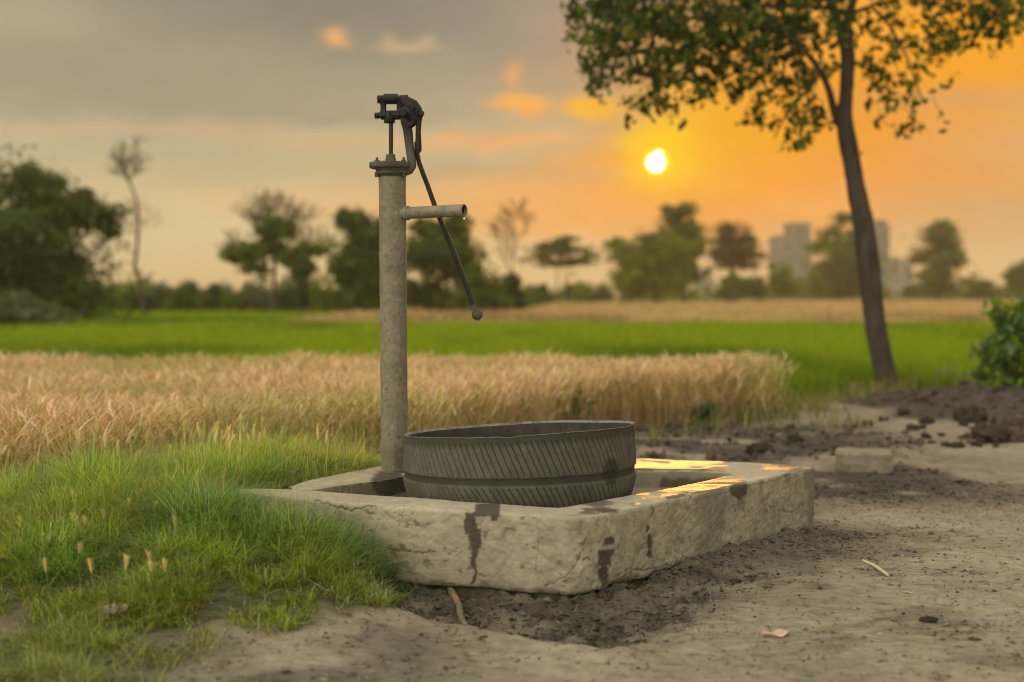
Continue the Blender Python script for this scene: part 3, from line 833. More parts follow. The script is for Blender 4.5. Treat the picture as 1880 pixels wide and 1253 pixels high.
def link(mb, x, w, dyw, y0, y1, wa=1.0):
    """side link: waisted flat bar between the shafts"""
    n = 14; V = []; F = []
    for k in range(n+1):
        t = k/n; py_ = y0+(y1-y0)*t; wd = dyw*(1-.38*math.sin(math.pi*t)); th = w*(1-.30*math.sin(math.pi*t))
        xx = x + wa*2.6*math.sin(math.pi*t)
        for (ix, iy) in ((-1, -.6), (-.6, -1), (.6, -1), (1, -.6), (1, .6), (.6, 1), (-.6, 1), (-1, .6)):
            p = Lp(xx+ix*th, py_); V.append((p.x, iy*wd*s, p.z))
    for k in range(n):
        for j in range(8): F.append((k*8+j, k*8+(j+1) % 8, (k+1)*8+(j+1) % 8, (k+1)*8+j))
    F += [tuple(range(8)), tuple(range(n*8, n*8+8))]
    mb.add(V, F)
mb = MB(); link(mb, 703, 7.6, 9.0, 184, 216, .9); mb.build('side_link', M_iron, pump)
mb = MB(); link(mb, 735.5, 7.4, 9.0, 184, 215, -.3); mb.build('side_link', M_iron, pump)
# rocking head of the lever: from the roller over to the handle pivot
mb = MB()
mb.tube([Lp(738, 186), Lp(748, 191), Lp(757, 197), Lp(763, 206), Lp(766, 216), Lp(769, 226)], [9*s, 11.5*s, 13.5*s, 13.5*s, 11*s, 7*s], 20)
mb.tube([Lp(738, 204), Lp(748, 208), Lp(757, 212), Lp(760, 224)], [10*s, 15*s, 15*s, 11*s], 20)
mb.tube([Lp(752, 193, -.018), Lp(758, 201, -.024), Lp(760, 212, -.018)], [5*s, 6*s, 4*s], 14)
mb.build('lever_head', M_iron, pump)
mb = MB()
M_ = Matrix.Translation(Lp(741.5, 210, -.03)) @ Matrix.Rotation(R(90), 4, 'X')
mb.lathe([(0, .016), (6.6*s, .016), (7.2*s, .013), (7.2*s, -.03), (0, -.03)], M_, 6); mb.build('pivot_nut', M_iron, pump)
# fulcrum post rising from the flange rim
def lob(pts_, name, mat, dep=8.0, seg=20):
    """flattened forging following (px, py, half width)"""
    n = len(pts_); V = []; F = []
    for i, (x_, y_, w_) in enumerate(pts_):
        a = pts_[max(i-1, 0)]; b = pts_[min(i+1, n-1)]
        tx, ty = b[0]-a[0], b[1]-a[1]; L_ = math.hypot(tx, ty); nx_, ny_ = -ty/L_, tx/L_
        for k in range(seg):
            an = 2*math.pi*k/seg; cc, ss = math.cos(an), math.sin(an)
            cc = math.copysign(abs(cc)**.7, cc); ss = math.copysign(abs(ss)**.7, ss)
            p = Lp(x_+nx_*cc*w_, y_+ny_*cc*w_); V.append((p.x, ss*dep*s, p.z))
    for i in range(n-1):
        for k in range(seg): F.append((i*seg+k, i*seg+(k+1) % seg, (i+1)*seg+(k+1) % seg, (i+1)*seg+k))
    F += [tuple(range(seg)), tuple(range((n-1)*seg, n*seg))]
    mb = MB(); mb.add(V, F); return mb.build(name, mat, pump)
m = MT('post iron'); g_ = m.noise(20, 6, .7); gm = m.N('TexCoord'); sp = m.N('SeparateXYZ'); m.L(gm.outputs['Object'], sp.inputs[0])
zz = m.math('MULTIPLY', m.math('SUBTRACT', sp.outputs[2], zc(285)), 1/(zc(240)-zc(285)), True)
m.principled(m.mix(zz, m.mix(g_, (.06, .05, .042), (.13, .11, .085)), m.mix(g_, (.009, .008, .009), (.03, .026, .026))), .6, m.bump(g_, .4, .004), .2)
M_post = m.m
lob([(741, 214, 6), (745, 224, 9), (748.5, 236, 8.8), (750, 245, 8.6), (751.5, 260, 8.2), (754, 280, 8.0), (756.5, 297, 8.2), (757, 306, 8.2), (752, 314, 8), (744, 318.5, 5.2), (728, 320, 4)], 'fulcrum_post', M_post, 9)
lob([(741, 226, 2.5), (750, 236, 7), (758, 228, 7), (765, 217, 6.5), (770, 209, 4)], 'pivot_fork', M_iron, 10)
# handle socket, lever bar and ball knob
mb = MB(); mb.tube([Lp(762, 205, -.012), Lp(768, 202, -.014), Lp(773, 206, -.014)], [4*s, 6*s, 5*s], 14)
M_ = Matrix.Translation(Lp(772.5, 213.5, -.01)) @ Matrix.Rotation(R(62), 4, 'X') @ Matrix.Rotation(R(20), 4, 'Y')
mb.lathe([(0, .017), (5*s, .017), (5.8*s, .014), (5.8*s, -.02), (0, -.02)], M_, 10); mb.build('handle_pin', M_iron, pump)
lob([(773, 208, 4), (771, 214, 6), (769.5, 228, 5.2), (768.8, 245, 5), (768.8, 260, 5.5), (769, 270, 6), (769, 277, 6), (768.5, 281, 4.2)], 'handle_socket', M_iron, 8)
mb = MB()
hp = [(765.5, 262), (766.5, 282), (770, 300), (776.5, 318), (785, 340), (797, 374), (811, 410), (827, 448), (841, 484), (857, 528), (871, 567)]
mb.tube([Lp(a, b, .0 + .035*i/10) for i, (a, b) in enumerate(hp)], [4.4*s]*5+[4.6*s]*6, 18)
mb.build('handle_bar', M_handle, pump)
mb = MB(); kc = Lp(876, 578.5, .036); prf = [(10.2*s*math.sin(math.pi*k/14), -10.2*s*math.cos(math.pi*k/14)) for k in range(15)]
mb.lathe(prf, Matrix.Translation(kc), 24)
mb.tube([Lp(868.5, 560, .035), Lp(871.5, 568, .035)], [5*s, 6.4*s], 14)
mb.build('handle_knob', M_iron_w, pump)
# spout: welded collar, ring and open pipe pointing a little towards the camera
A_ = Vector((ax_top.x, 0, zc(393.5))); dirs = Vector((math.cos(R(27)), -math.sin(R(27)), .018)).normalized()
def spx(px_): # point on spout axis whose screen column is px_
    lo, hi = 0, .4
    for _ in range(40):
        md = (lo+hi)/2; q_ = A_+dirs*md; X_ = (q_.x+PB.x)/(q_.y+PB.y)*FPX+940
        if X_ < px_: lo = md
        else: hi = md
    return md
t0, t1, t2, te = spx(731), spx(747.5), spx(750.5), spx(853)
rs = 11.0*s
mb = MB(); ML = Matrix.Translation(A_) @ dirs.to_track_quat('Z', 'Y').to_matrix().to_4x4()
mb.lathe([(0, t0), (13.2*s, t0), (12.6*s, t0+.01), (12.4*s, t1-.004), (13.2*s, t1), (13.4*s, t2), (12.6*s, t2+.002), (rs, t2+.003)], ML, 32); sc1 = mb.build('spout_collar', M_pipe, pump)
mb = MB(); mb.lathe([(rs, t1), (rs*1.0, te-.002), (rs*.99, te), (rs*.86, te), (rs*.84, te-.002), (rs*.84, te-.05), (rs*.84, t2), (0, t2)], ML, 32)
sp_ = mb.build('spout', M_pipe, pump)
mb = MB(); mb.lathe([(rs*.835, te-.012), (rs*.835, t2+.002), (0, t2+.002)], ML, 32); mb.build('spout_bore', M_bore, sp_)
# drop of water about to fall from the lip
m = MT('water'); p = m.principled((.9, .95, .95), .02); p.inputs['Transmission Weight'].default_value = 1; p.inputs['IOR'].default_value = 1.33; M_water = m.m
mb = MB(); ep = A_ + dirs*(te-.002) + Vector((0, 0, -rs)); mb.lathe([(0, .002), (.0022, -.001), (.0042, -.006), (.0046, -.010), (.0032, -.0138), (0, -.0152)], Matrix.Translation(ep), 14)
dr = mb.build('water_drop', M_water, None, loc=PB); tag(dr, 'clear water drop hanging from the lip of the pump spout', 'water drop')
for v in dr.data.vertices: pass

# ------------------------------------------------------------------ blades
def blades(B, H, Wd, az_, lean, curl, col, nseg=3, twist=0.0):
    """curved tapering blades as one array; B (n,3) feet"""
    n = len(B); rows = []; cols = []
    dx, dy = np.cos(az_), np.sin(az_); sx, sy = -np.sin(az_+twist), np.cos(az_+twist)
    for k in range(nseg+1):
        t = k/nseg; out = H*(lean*t + curl*t*t); up_ = H*(t - .35*curl*t*t*t - .15*lean*t)
        cx = B[:, 0]+dx*out; cy = B[:, 1]+dy*out; cz = B[:, 2]+up_
        w_ = Wd*(1-t)**.6*.5 if k < nseg else 0*Wd
        if k < nseg:
            rows.append(np.stack([cx-sx*w_, cy-sy*w_, cz], -1)); rows.append(np.stack([cx+sx*w_, cy+sy*w_, cz], -1))
        else: rows.append(np.stack([cx, cy, cz], -1))
    A = np.stack(rows, 1); m_ = A.shape[1]
    V = A.reshape(-1, 3); b0 = (np.arange(n)*m_)[:, None]
    quads = np.concatenate([b0+np.array([2*k, 2*k+1, 2*k+3, 2*k+2]) for k in range(nseg-1)], 0)
    tri = b0+np.array([2*(nseg-1), 2*(nseg-1)+1, 2*nseg])
    return V, quads, tri, np.repeat(col, m_, 0)
def join(parts):
    Vs, Q, T, C = [], [], [], []; o_ = 0
    for V, q, t, c_ in parts:
        Vs.append(V); Q.append(q+o_); T.append(t+o_); C.append(c_); o_ += len(V)
    return np.concatenate(Vs), [np.concatenate(Q), np.concatenate(T)], np.concatenate(C)
def pick(n, cols, w_=None, jit=.18):
    cols = np.array(cols); k = RNG.choice(len(cols), n, p=w_); c_ = cols[k]*(1+jit*RNG.standard_normal((n, 1))); return np.clip(c_, .004, .9)
U_ = lambda a, b, n: RNG.uniform(a, b, n)

# bank of grass
N = 760000
gx_ = U_(-4.2, .35, N); gy_ = U_(2.9, 6.6, N)
keep = (RNG.random(N) < grass_mask(gx_, gy_)) & (np.abs(gx_) < .50*gy_+.3)
foot = inside(gx_, gy_, PLAN) & (poly_dist(gx_, gy_, list(PLAN)) > .02)
keep &= ~foot
gx_, gy_ = gx_[keep], gy_[keep]
cl = fbm(gx_, gy_, 9, 3, 207); cl2 = fbm(gx_, gy_, 2.2, 3, 209)
th = RNG.random(len(gx_)) < np.clip(.16+2.6*(cl-.36), .03, 1)
gx_, gy_, cl, cl2 = gx_[th], gy_[th], cl[th], cl2[th]
# lighter far away from the trough where blades hide behind each other
gz_ = terrain(gx_, gy_)
n = len(gx_); print('grass blades', n)
gpy = HZ+(CAMZ-gz_)/gy_*FPX; rimd = poly_dist(gx_, gy_, list(PLAN[:4])+[]) ; rimb = poly_dist(gx_, gy_, [tuple(p) for p in outer[-6:]])
tall = smooth(1120, 930, gpy)*.82 + .18
Hh = (.028 + .070*tall*RNG.random(n)**.8 + .030*tall)*(.22+1.9*cl)*(.55+1.0*cl2)*(.22+.78*smooth(.03, .28, np.minimum(rimd + .3*(gx_ > -.62), rimb)))
col = pick(n, [(.27, .37, .020), (.40, .47, .025), (.11, .25, .09), (.52, .54, .05), (.58, .50, .16), (.66, .60, .30)], [.25, .28, .15, .18, .08, .06])
shift = np.clip((cl2-.38)*3, 0, 1)[:, None]; col = col*(1-.55*shift*np.array((1, .5, .3)))*(.55+1.1*cl[:, None])
wall_shade = smooth(.60, .05, poly_dist(gx_, gy_, list(PLAN[:4])))[:, None]*(gy_ < 4.75)[:, None]
col = col*(1-.62*wall_shade*np.array((1, .72, -.2)))  # shade beside the slab put into the blade colour, darker and bluer
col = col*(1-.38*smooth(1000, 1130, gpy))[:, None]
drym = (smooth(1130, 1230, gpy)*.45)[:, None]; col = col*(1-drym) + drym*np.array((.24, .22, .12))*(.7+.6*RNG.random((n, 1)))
B = np.stack([gx_, gy_, gz_-.004], -1)
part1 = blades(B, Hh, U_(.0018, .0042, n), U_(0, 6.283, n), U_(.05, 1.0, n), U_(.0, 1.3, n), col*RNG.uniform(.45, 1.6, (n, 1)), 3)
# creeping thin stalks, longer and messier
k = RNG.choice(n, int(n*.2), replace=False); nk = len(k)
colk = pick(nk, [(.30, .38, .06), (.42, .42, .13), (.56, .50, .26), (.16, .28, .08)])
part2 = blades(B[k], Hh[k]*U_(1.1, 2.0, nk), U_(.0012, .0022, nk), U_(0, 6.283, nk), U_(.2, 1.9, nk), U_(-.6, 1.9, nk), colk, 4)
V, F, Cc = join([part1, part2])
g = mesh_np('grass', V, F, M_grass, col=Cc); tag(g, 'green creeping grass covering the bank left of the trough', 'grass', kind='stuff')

# ------------------------------------------------------------------ taller grass fringe behind the bank (stuff)
def scatter(n, poly_or_fn, x0, x1, y0, y1):
    x_ = U_(x0, x1, n); y_ = U_(y0, y1, n); k = poly_or_fn(x_, y_); return x_[k], y_[k]
fx, fy = scatter(30000, lambda a, b: (a > -4) & (a < -.1*b) & (RNG.random(len(a)) < smooth(5.0, 5.25, b)*smooth(6.5, 6.1, b)*np.clip(.15+1.8*(fbm(a, b, 3, 3, 211)-.35), 0, 1)*(.10+.9*smooth(-1.45, -1.05, a))) & ~inside(a, b, PLAN), -3.5, .3, 5.0, 6.6)
nf = len(fx); print('fringe', nf)
col = pick(nf, [(.40, .44, .04), (.22, .32, .04), (.58, .52, .13), (.66, .54, .24)], [.35, .2, .25, .2])
V, q_, t_, c_ = blades(np.stack([fx, fy, terrain(fx, fy)-.005], -1), U_(.06, .20, nf)*(.35+.65*smooth(-1.5, -1.1, fx)), U_(.0018, .0035, nf), U_(0, 6.283, nf), U_(.02, .35, nf), U_(0, .5, nf), col, 4)
g = mesh_np('tall_grass', V, [q_, t_], M_grass, col=c_); tag(g, 'taller yellow green grass between the bank and the wheat', 'grass', kind='stuff')

# ------------------------------------------------------------------ foxtail grasses with seed heads
def foxtail(px_, pyt, pyb, d, bend, hl, w_=.006, tone=0):
    """stem from the ground to a fuzzy head; pyt/pyb are rows of head tip and stem foot"""
    top = P(px_+bend, pyt, d); xb, yb = px_, d
    bz_ = float(terrain(np.array([(px_-940)/FPX*d]), np.array([d]))[0])
    base_ = Vector(((px_-940)/FPX*d, d, bz_-.01)); hgt_ = max(.06, top.z-base_.z)
    root = empty('foxtail_grass', base_, 'x', 'grass plant', 'foxtail grasses in seed on the bank')
    rel = top-base_; dy_ = random.uniform(-.03, .03)
    def at(t): return Vector((rel.x*t*t, dy_*t*t, hgt_*t - .03*hgt_*math.sin(t*3)))
    n_ = 9; h0 = 1-hl/max(hgt_, .05); h0 = max(.45, h0)
    mb = MB(); mb.tube([at(h0*k/n_) for k in range(n_+1)], [.0013-.0005*k/n_ for k in range(n_+1)], 5); st = mb.build('stem', M_stem, root)
    # leaf on the stem
    Vv_ = []; 
    p0 = at(h0*.4); a_ = random.uniform(0, 6.28)
    V, q1, t1_, c1 = blades(np.array([p0, at(h0*.2), at(.05)]), np.array([.06, .08, .09]), np.array([.0035]*3), np.array([a_, a_+2.5, a_+4]), np.array([.5, .7, .4]), np.array([.5, .6, .8]), pick(3, [(.16, .24, .05)]), 4)
    mesh_np('leaf', V, [q1, t1_], M_grass, root, col=c1)
    # head: spindle core plus bristles
    mb = MB(); mb.tube([at(h0+(1-h0)*k/8) for k in range(9)], [w_*.55*math.sin(math.pi*(.12+.86*k/8))**.7 for k in range(9)], 7); hd = mb.build('seed_head', M_head[tone], root)
    nb = 110; tt = RNG.random(nb); Bs = np.array([at(h0+(1-h0)*t) for t in tt]); azb = U_(0, 6.283, nb)
    V, q1, t1_, c1 = blades(Bs, np.full(nb, .014)*U_(.7, 1.3, nb), np.full(nb, .0014), azb, U_(.5, 1.0, nb), U_(-.2, .2, nb), pick(nb, [TONE[tone]]), 2)
    mesh_np('bristles', V, [q1, t1_], M_grass, hd, col=c1)
    return root
M_stem = simple('grass stem', (.16, .20, .05), (.30, .30, .10), 20, .7)
TONE = [(.66, .70, .28), (.84, .70, .36), (.50, .58, .16)]
M_head = [simple('green seed head', (.28, .32, .10), (.42, .43, .17), 60, .9), simple('tan seed head', (.60, .46, .20), (.78, .62, .30), 60, .9), simple('fresh seed head', (.18, .24, .07), (.32, .34, .12), 60, .9)]
FX = [  # column, tip row, distance, lean, head length, tone, label
 (262, 779, 5.35, 44, .055, 2, 'long green foxtail head leaning right over the wheat, highest on the bank'),
 (168, 806, 5.15, -4, .07, 0, 'thick pale green foxtail head upright at the left of the bank'),
 (183, 838, 5.1, -12, .05, 0, 'shorter green foxtail head just below the thick pale one'),
 (218, 808, 5.3, 2, .045, 1, 'slim tan foxtail head right of the thick pale green head'),
 (148, 787, 5.5, 2, .045, 1, 'blurred tan foxtail head standing far left against the wheat'),
 (255, 828, 5.2, 6, .05, 0, 'whitish green foxtail head under the leaning long one'),
 (272, 840, 5.15, 4, .05, 2, 'green foxtail head right of the whitish one near bank middle'),
 (158, 856, 5.0, -8, .05, 0, 'drooping green foxtail head over the grey bank edge'),
 (192, 790, 5.6, 4, .05, 1, 'thin blurred tan foxtail stalk between two green heads'),
 (225, 846, 5.2, 8, .04, 0, 'small foxtail head low in front of the slim tan one'),
 (308, 822, 5.3, 2, .035, 1, 'small tan foxtail head alone in the gap before the tan cluster'),
 (335, 815, 5.4, 2, .04, 1, 'first tan foxtail head at the left end of the tan cluster'),
 (520, 785, 5.6, 3, .05, 0, 'upright green foxtail head just right of the tan cluster'),
 (560, 800, 5.6, 2, .045, 1, 'tan foxtail head near the right end of the bank behind the trough tip'),
 (133, 905, 4.6, 2, .10, 1, 'tall bleached foxtail stalk curving over the left grass'),
]
for (a, b, d, be, hl, tn, lb) in FX:
    r_ = foxtail(a-be, b, 0, d, be, hl*1.25, .0125, tn); r_['label'] = lb
for k in range(46):
    a = random.choice([random.gauss(455, 26), random.uniform(340, 600), random.gauss(375, 22)]); b = random.uniform(762, 815) + abs(a-455)*.10
    r_ = foxtail(a, b, 0, random.uniform(5.3, 5.9), random.gauss(2, 13), random.uniform(.04, .07), .010, random.choice([1, 1, 0])); r_['label'] = 'tan foxtail seed head in the blurred cluster behind the trough tip'; r_['group'] = 'tan foxtails clustered behind the trough tip'
for k in range(26):
    a = random.uniform(-10, 330); b = random.uniform(880, 1040)
    dd_ = next((q for q in np.arange(5.2, 3.4, -.05) if HZ+(CAMZ-float(terrain(np.array([(a-940)/FPX*q]), np.array([q]))[0]))/q*FPX > b+48), 3.6)
    r_ = foxtail(a, b, 0, float(dd_), random.uniform(-14, 14), random.uniform(.02, .035), .005, 1); r_['label'] = 'faded tan seed head scattered low in the grass at the left edge'; r_['group'] = 'faded seed heads low in the left grass'

# ------------------------------------------------------------------ wheat
def wheat_parts(x_, y_, hgt, sc=1.0, cols=None, green=.0):
    n = len(x_); z_ = terrain(x_, y_, False) if sc < 2 else np.zeros(n)
    B = np.stack([x_, y_, z_-.01], -1); az_ = U_(0, 6.283, n); H = hgt*U_(.78, 1.06, n)
    if cols is None: cols = [(.72, .51, .34), (.78, .57, .40), (.62, .42, .27), (.82, .64, .43), (.52, .46, .20)]
    col = pick(n, cols, None, .14)
    gt = (smooth(.50, .66, fbm(x_, y_, 1.3, 4, 227))*.55)[:, None]; col = col*(1-gt) + gt*np.array((.34, .36, .09)); le = U_(.02, .22, n); cu = U_(.05, .28, n)
    stems = blades(B, H, np.full(n, .0045*sc), az_, le, cu, col*.8, 3)
    # ear at the top as a fat blade from the bending tip, plus awns
    out = H*(le*.86+cu*.74); E_ = B+np.stack([np.cos(az_)*out, np.sin(az_)*out, H*(.86-.35*cu*.64-.15*le*.86)], -1)
    ears = blades(E_, np.full(n, .085*max(1, sc*.8))*U_(.8, 1.2, n), np.full(n, .010*sc), az_+U_(-.3, .3, n), U_(.1, .7, n), U_(.2, .8, n), col*1.05, 3)
    ears2 = blades(E_, np.full(n, .085*max(1, sc*.8))*U_(.8, 1.2, n), np.full(n, .0095*sc), az_+U_(-.3, .3, n), U_(.1, .7, n), U_(.2, .8, n), col, 3, 1.5)
    lv = pick(n, [(.68, .50, .29), (.74, .56, .33), (.30, .30, .09), (.20, .27, .05)], [.38, .34, .16, .12])
    hl_ = U_(.2, .7, n)
    L1 = blades(B+np.stack([0*H, 0*H, H*hl_], -1), U_(.12, .24, n), np.full(n, .008*sc), U_(0, 6.283, n), U_(.2, .7, n), U_(.4, 1.4, n), lv, 3)
    return [stems, ears, ears2, L1]
N = 72000
wx, wy = scatter(N, lambda a, b: inside(a+.55*(fbm(a, b, 2.2, 4, 225)-.5), b+.5*(fbm(a, b, 2.2, 4, 226)-.5), WHEAT) & (RNG.random(len(a)) < np.clip(.25+poly_dist(a, b, WHEAT[6:11])/.35, 0, 1)) & (a > -.40*b-.8) & (a < .40*b+.8), -5.6, 2.6, 4.9, 11.7)
near = (wy < 8.0) | (poly_dist(wx, wy, WHEAT[2:11]) < .5)
kp = near | (RNG.random(len(wx)) < .6); wx, wy = wx[kp], wy[kp]
print('wheat', len(wx))
hw = .465*(.82+.34*fbm(wx, wy, 2.6, 4, 221))
V, F, Cc = join(wheat_parts(wx, wy, hw))
# low understorey in the stand: dry litter and fresh weeds
o_ = mesh_np('wheat_field', V, F, M_wheat, col=Cc); tag(o_, 'ripe tan wheat standing behind the bank and the trough', 'wheat', kind='stuff')
ux, uy = scatter(6000, lambda a, b: (poly_dist(a, b, WHEAT[1:10]) < .8) & (fbm(a, b, 1.6, 3, 231) > .5), -4, 2.6, 6, 11.6)
nu = len(ux); col = pick(nu, [(.15, .19, .04), (.22, .24, .06), (.10, .14, .06), (.3, .25, .12)])
V, q_, t_, c_ = blades(np.stack([ux, uy, terrain(ux, uy, False)-.01], -1), U_(.06, .24, nu), U_(.006, .014, nu), U_(0, 6.283, nu), U_(.1, .6, nu), U_(0, .7, nu), col, 3)
o_ = mesh_np('field_weeds', V, [q_, t_], M_grass, col=c_); tag(o_, 'green weeds growing through the edge of the wheat', 'weeds', kind='stuff')

# green crop
def area_sample(n, y0, y1, pw=1.6, spread=.42):
    t = RNG.random(n); y_ = (y0**(1-pw) + t*(y1**(1-pw)-y0**(1-pw)))**(1/(1-pw)); x_ = U_(-1, 1, n)*(spread*y_+1.5); return x_, y_
cx_, cy_ = area_sample(190000, 11.6, 62, 1.9)
dirt_r = (cx_ > 2.25+(cy_-11.6)*.75) & (cy_ < 13.35)
k = ~dirt_r & ~((cy_ > TAN_Y) & (cx_ > TAN_X)) & ~((cx_ < 2.0) & (cy_ < 11.75))
cx_, cy_ = cx_[k], cy_[k]; n = len(cx_); print('crop', n)
cl = fbm(cx_, cy_*.35, .9, 4, 241); clb = fbm(cx_*.5, cy_*.2, .6, 3, 243)
H = (.24+.16*cl)*smooth(11.4, 12.4, cy_ + (cx_ < 1.5)*2)*U_(.75, 1.15, n)
H = np.maximum(H, .07)
col = pick(n, [(.22, .34, .002), (.28, .39, .002), (.15, .26, .004), (.36, .43, .004)], [.35, .3, .2, .15], .12)
col = col*(1-.55*np.clip((clb-.52)*5, 0, 1)[:, None]*np.array((1, .75, .3)))
sc = np.maximum(1, cy_/13)
V, q_, t_, c_ = blades(np.stack([cx_, cy_, np.zeros(n)-.01], -1), H, .011*sc, U_(0, 6.283, n), U_(.05, .45, n), U_(0, .6, n), col, 3)
o_ = mesh_np('green_crop', V, [q_, t_], leaf_material('fresh crop leaf', .5, .5), col=c_); tag(o_, 'bright green young crop in a band beyond the wheat', 'crop', kind='stuff')
# far stubble and wheat
tx_, ty_ = area_sample(60000, TAN_Y, 190, 1.7)
k = (tx_ > TAN_X); tx_, ty_ = tx_[k], ty_[k]; n = len(tx_); sc = ty_/9
col = pick(n, [(.56, .39, .19), (.62, .44, .22), (.46, .29, .14), (.50, .38, .2)], None, .12)
pat = fbm(tx_*.6, ty_*.3, .8, 4, 251); col = col*(1-.45*smooth(.52, .66, pat)[:, None]*smooth(60, 45, ty_)[:, None]); H = .42*(.7+.5*fbm(tx_, ty_, .7, 3, 253))*U_(.8, 1.1, n)
V, q_, t_, c_ = blades(np.stack([tx_, ty_, np.zeros(n)-.01], -1), H, .014*sc, U_(0, 6.283, n), U_(.05, .5, n), U_(0, .7, n), col, 2)
o_ = mesh_np('far_wheat', V, [q_, t_], M_wheat, col=c_); tag(o_, 'distant tan wheat in front of the far tree line', 'wheat', kind='stuff')
# weeds round the tree foot and path edge
ex, ey = scatter(16000, lambda a, b: (RNG.random(len(a)) < np.clip(smooth(.9, .1, seg_dist(a, b, (1.9, 10.3), (3.9, 13.4)))*1.0, 0, 1)*(b > 10.2)*((a-1.9)*.95-(b-10.3)*.6 < .12) + .8*smooth(12.9, 13.5, b)*(a > 3)*smooth(15, 14, b)), 1.5, 8, 10, 15)
ne = len(ex); col = pick(ne, [(.16, .22, .03), (.30, .27, .08), (.42, .32, .14), (.09, .15, .05)], [.36, .26, .2, .18])
V, q_, t_, c_ = blades(np.stack([ex, ey, terrain(ex, ey, False)-.01], -1), U_(.05, .22, ne), U_(.006, .013, ne), U_(0, 6.283, ne), U_(.1, .6, ne), U_(0, .7, ne), col, 3)
o_ = mesh_np('path_weeds', V, [q_, t_], M_grass, col=c_); tag(o_, 'low mixed weeds along the path edge near the tree', 'weeds', kind='stuff')

# ------------------------------------------------------------------ trees
def leaves_np(C, size, cols, long=1.7):
    """leaf-shaped faces (6 points, folded) at centres C with random turns"""
    n = len(C); q = RNG.standard_normal((n, 3)); q /= np.linalg.norm(q, axis=1)[:, None]
    r_ = RNG.standard_normal((n, 3)); r_ -= (r_*q).sum(1)[:, None]*q; r_ /= np.linalg.norm(r_, axis=1)[:, None]
    b = np.cross(q, r_); sz = (size*U_(.65, 1.25, n))[:, None]
    pts = [C-q*sz*.5*long/1.0, C-q*sz*.12+r_*sz*.42+b*sz*.1, C+q*sz*.30+r_*sz*.30+b*sz*.07, C+q*sz*.62*long/1.3, C+q*sz*.30-r_*sz*.30+b*sz*.07, C-q*sz*.12-r_*sz*.42+b*sz*.1]
    V = np.stack(pts, 1).reshape(-1, 3); b0 = (np.arange(n)*6)[:, None]
    F = np.concatenate([b0+np.array([0, 1, 2, 3]), b0+np.array([0, 3, 4, 5])], 0)
    return V, F, np.repeat(cols, 6, 0)
def curve(a, b, n=6, sag=.12, jit=.06):
    a = Vector(a); b = Vector(b); L_ = (b-a).length; o = []
    j1 = Vector((random.gauss(0, 1), random.gauss(0, 1), random.gauss(0, .5)))*L_*jit
    for k in range(n+1):
        t = k/n; p = a.lerp(b, t) + Vector((0, 0, L_*sag*math.sin(math.pi*t))) + j1*math.sin(math.pi*t*1.0); o.append(p)
    return o
def twig(mb, p, d, L_, r, depth, spread=.5, seg=3):
    q_ = p + d*L_; mid_ = p.lerp(q_, .5) + Vector((random.gauss(0, 1), random.gauss(0, 1), random.gauss(0, 1)))*L_*.06
    mb.tube([p, mid_, q_], [r, r*.8, r*.55], seg, cap=False)
    if depth > 0:
        for k in range(random.choice((2, 3))):
            dd = (d + Vector((random.gauss(0, spread), random.gauss(0, spread), random.gauss(.08, spread*.7)))).normalized()
            twig(mb, p.lerp(q_, random.uniform(.55, 1)), dd, L_*random.uniform(.6, .85), r*.6, depth-1, spread, seg)
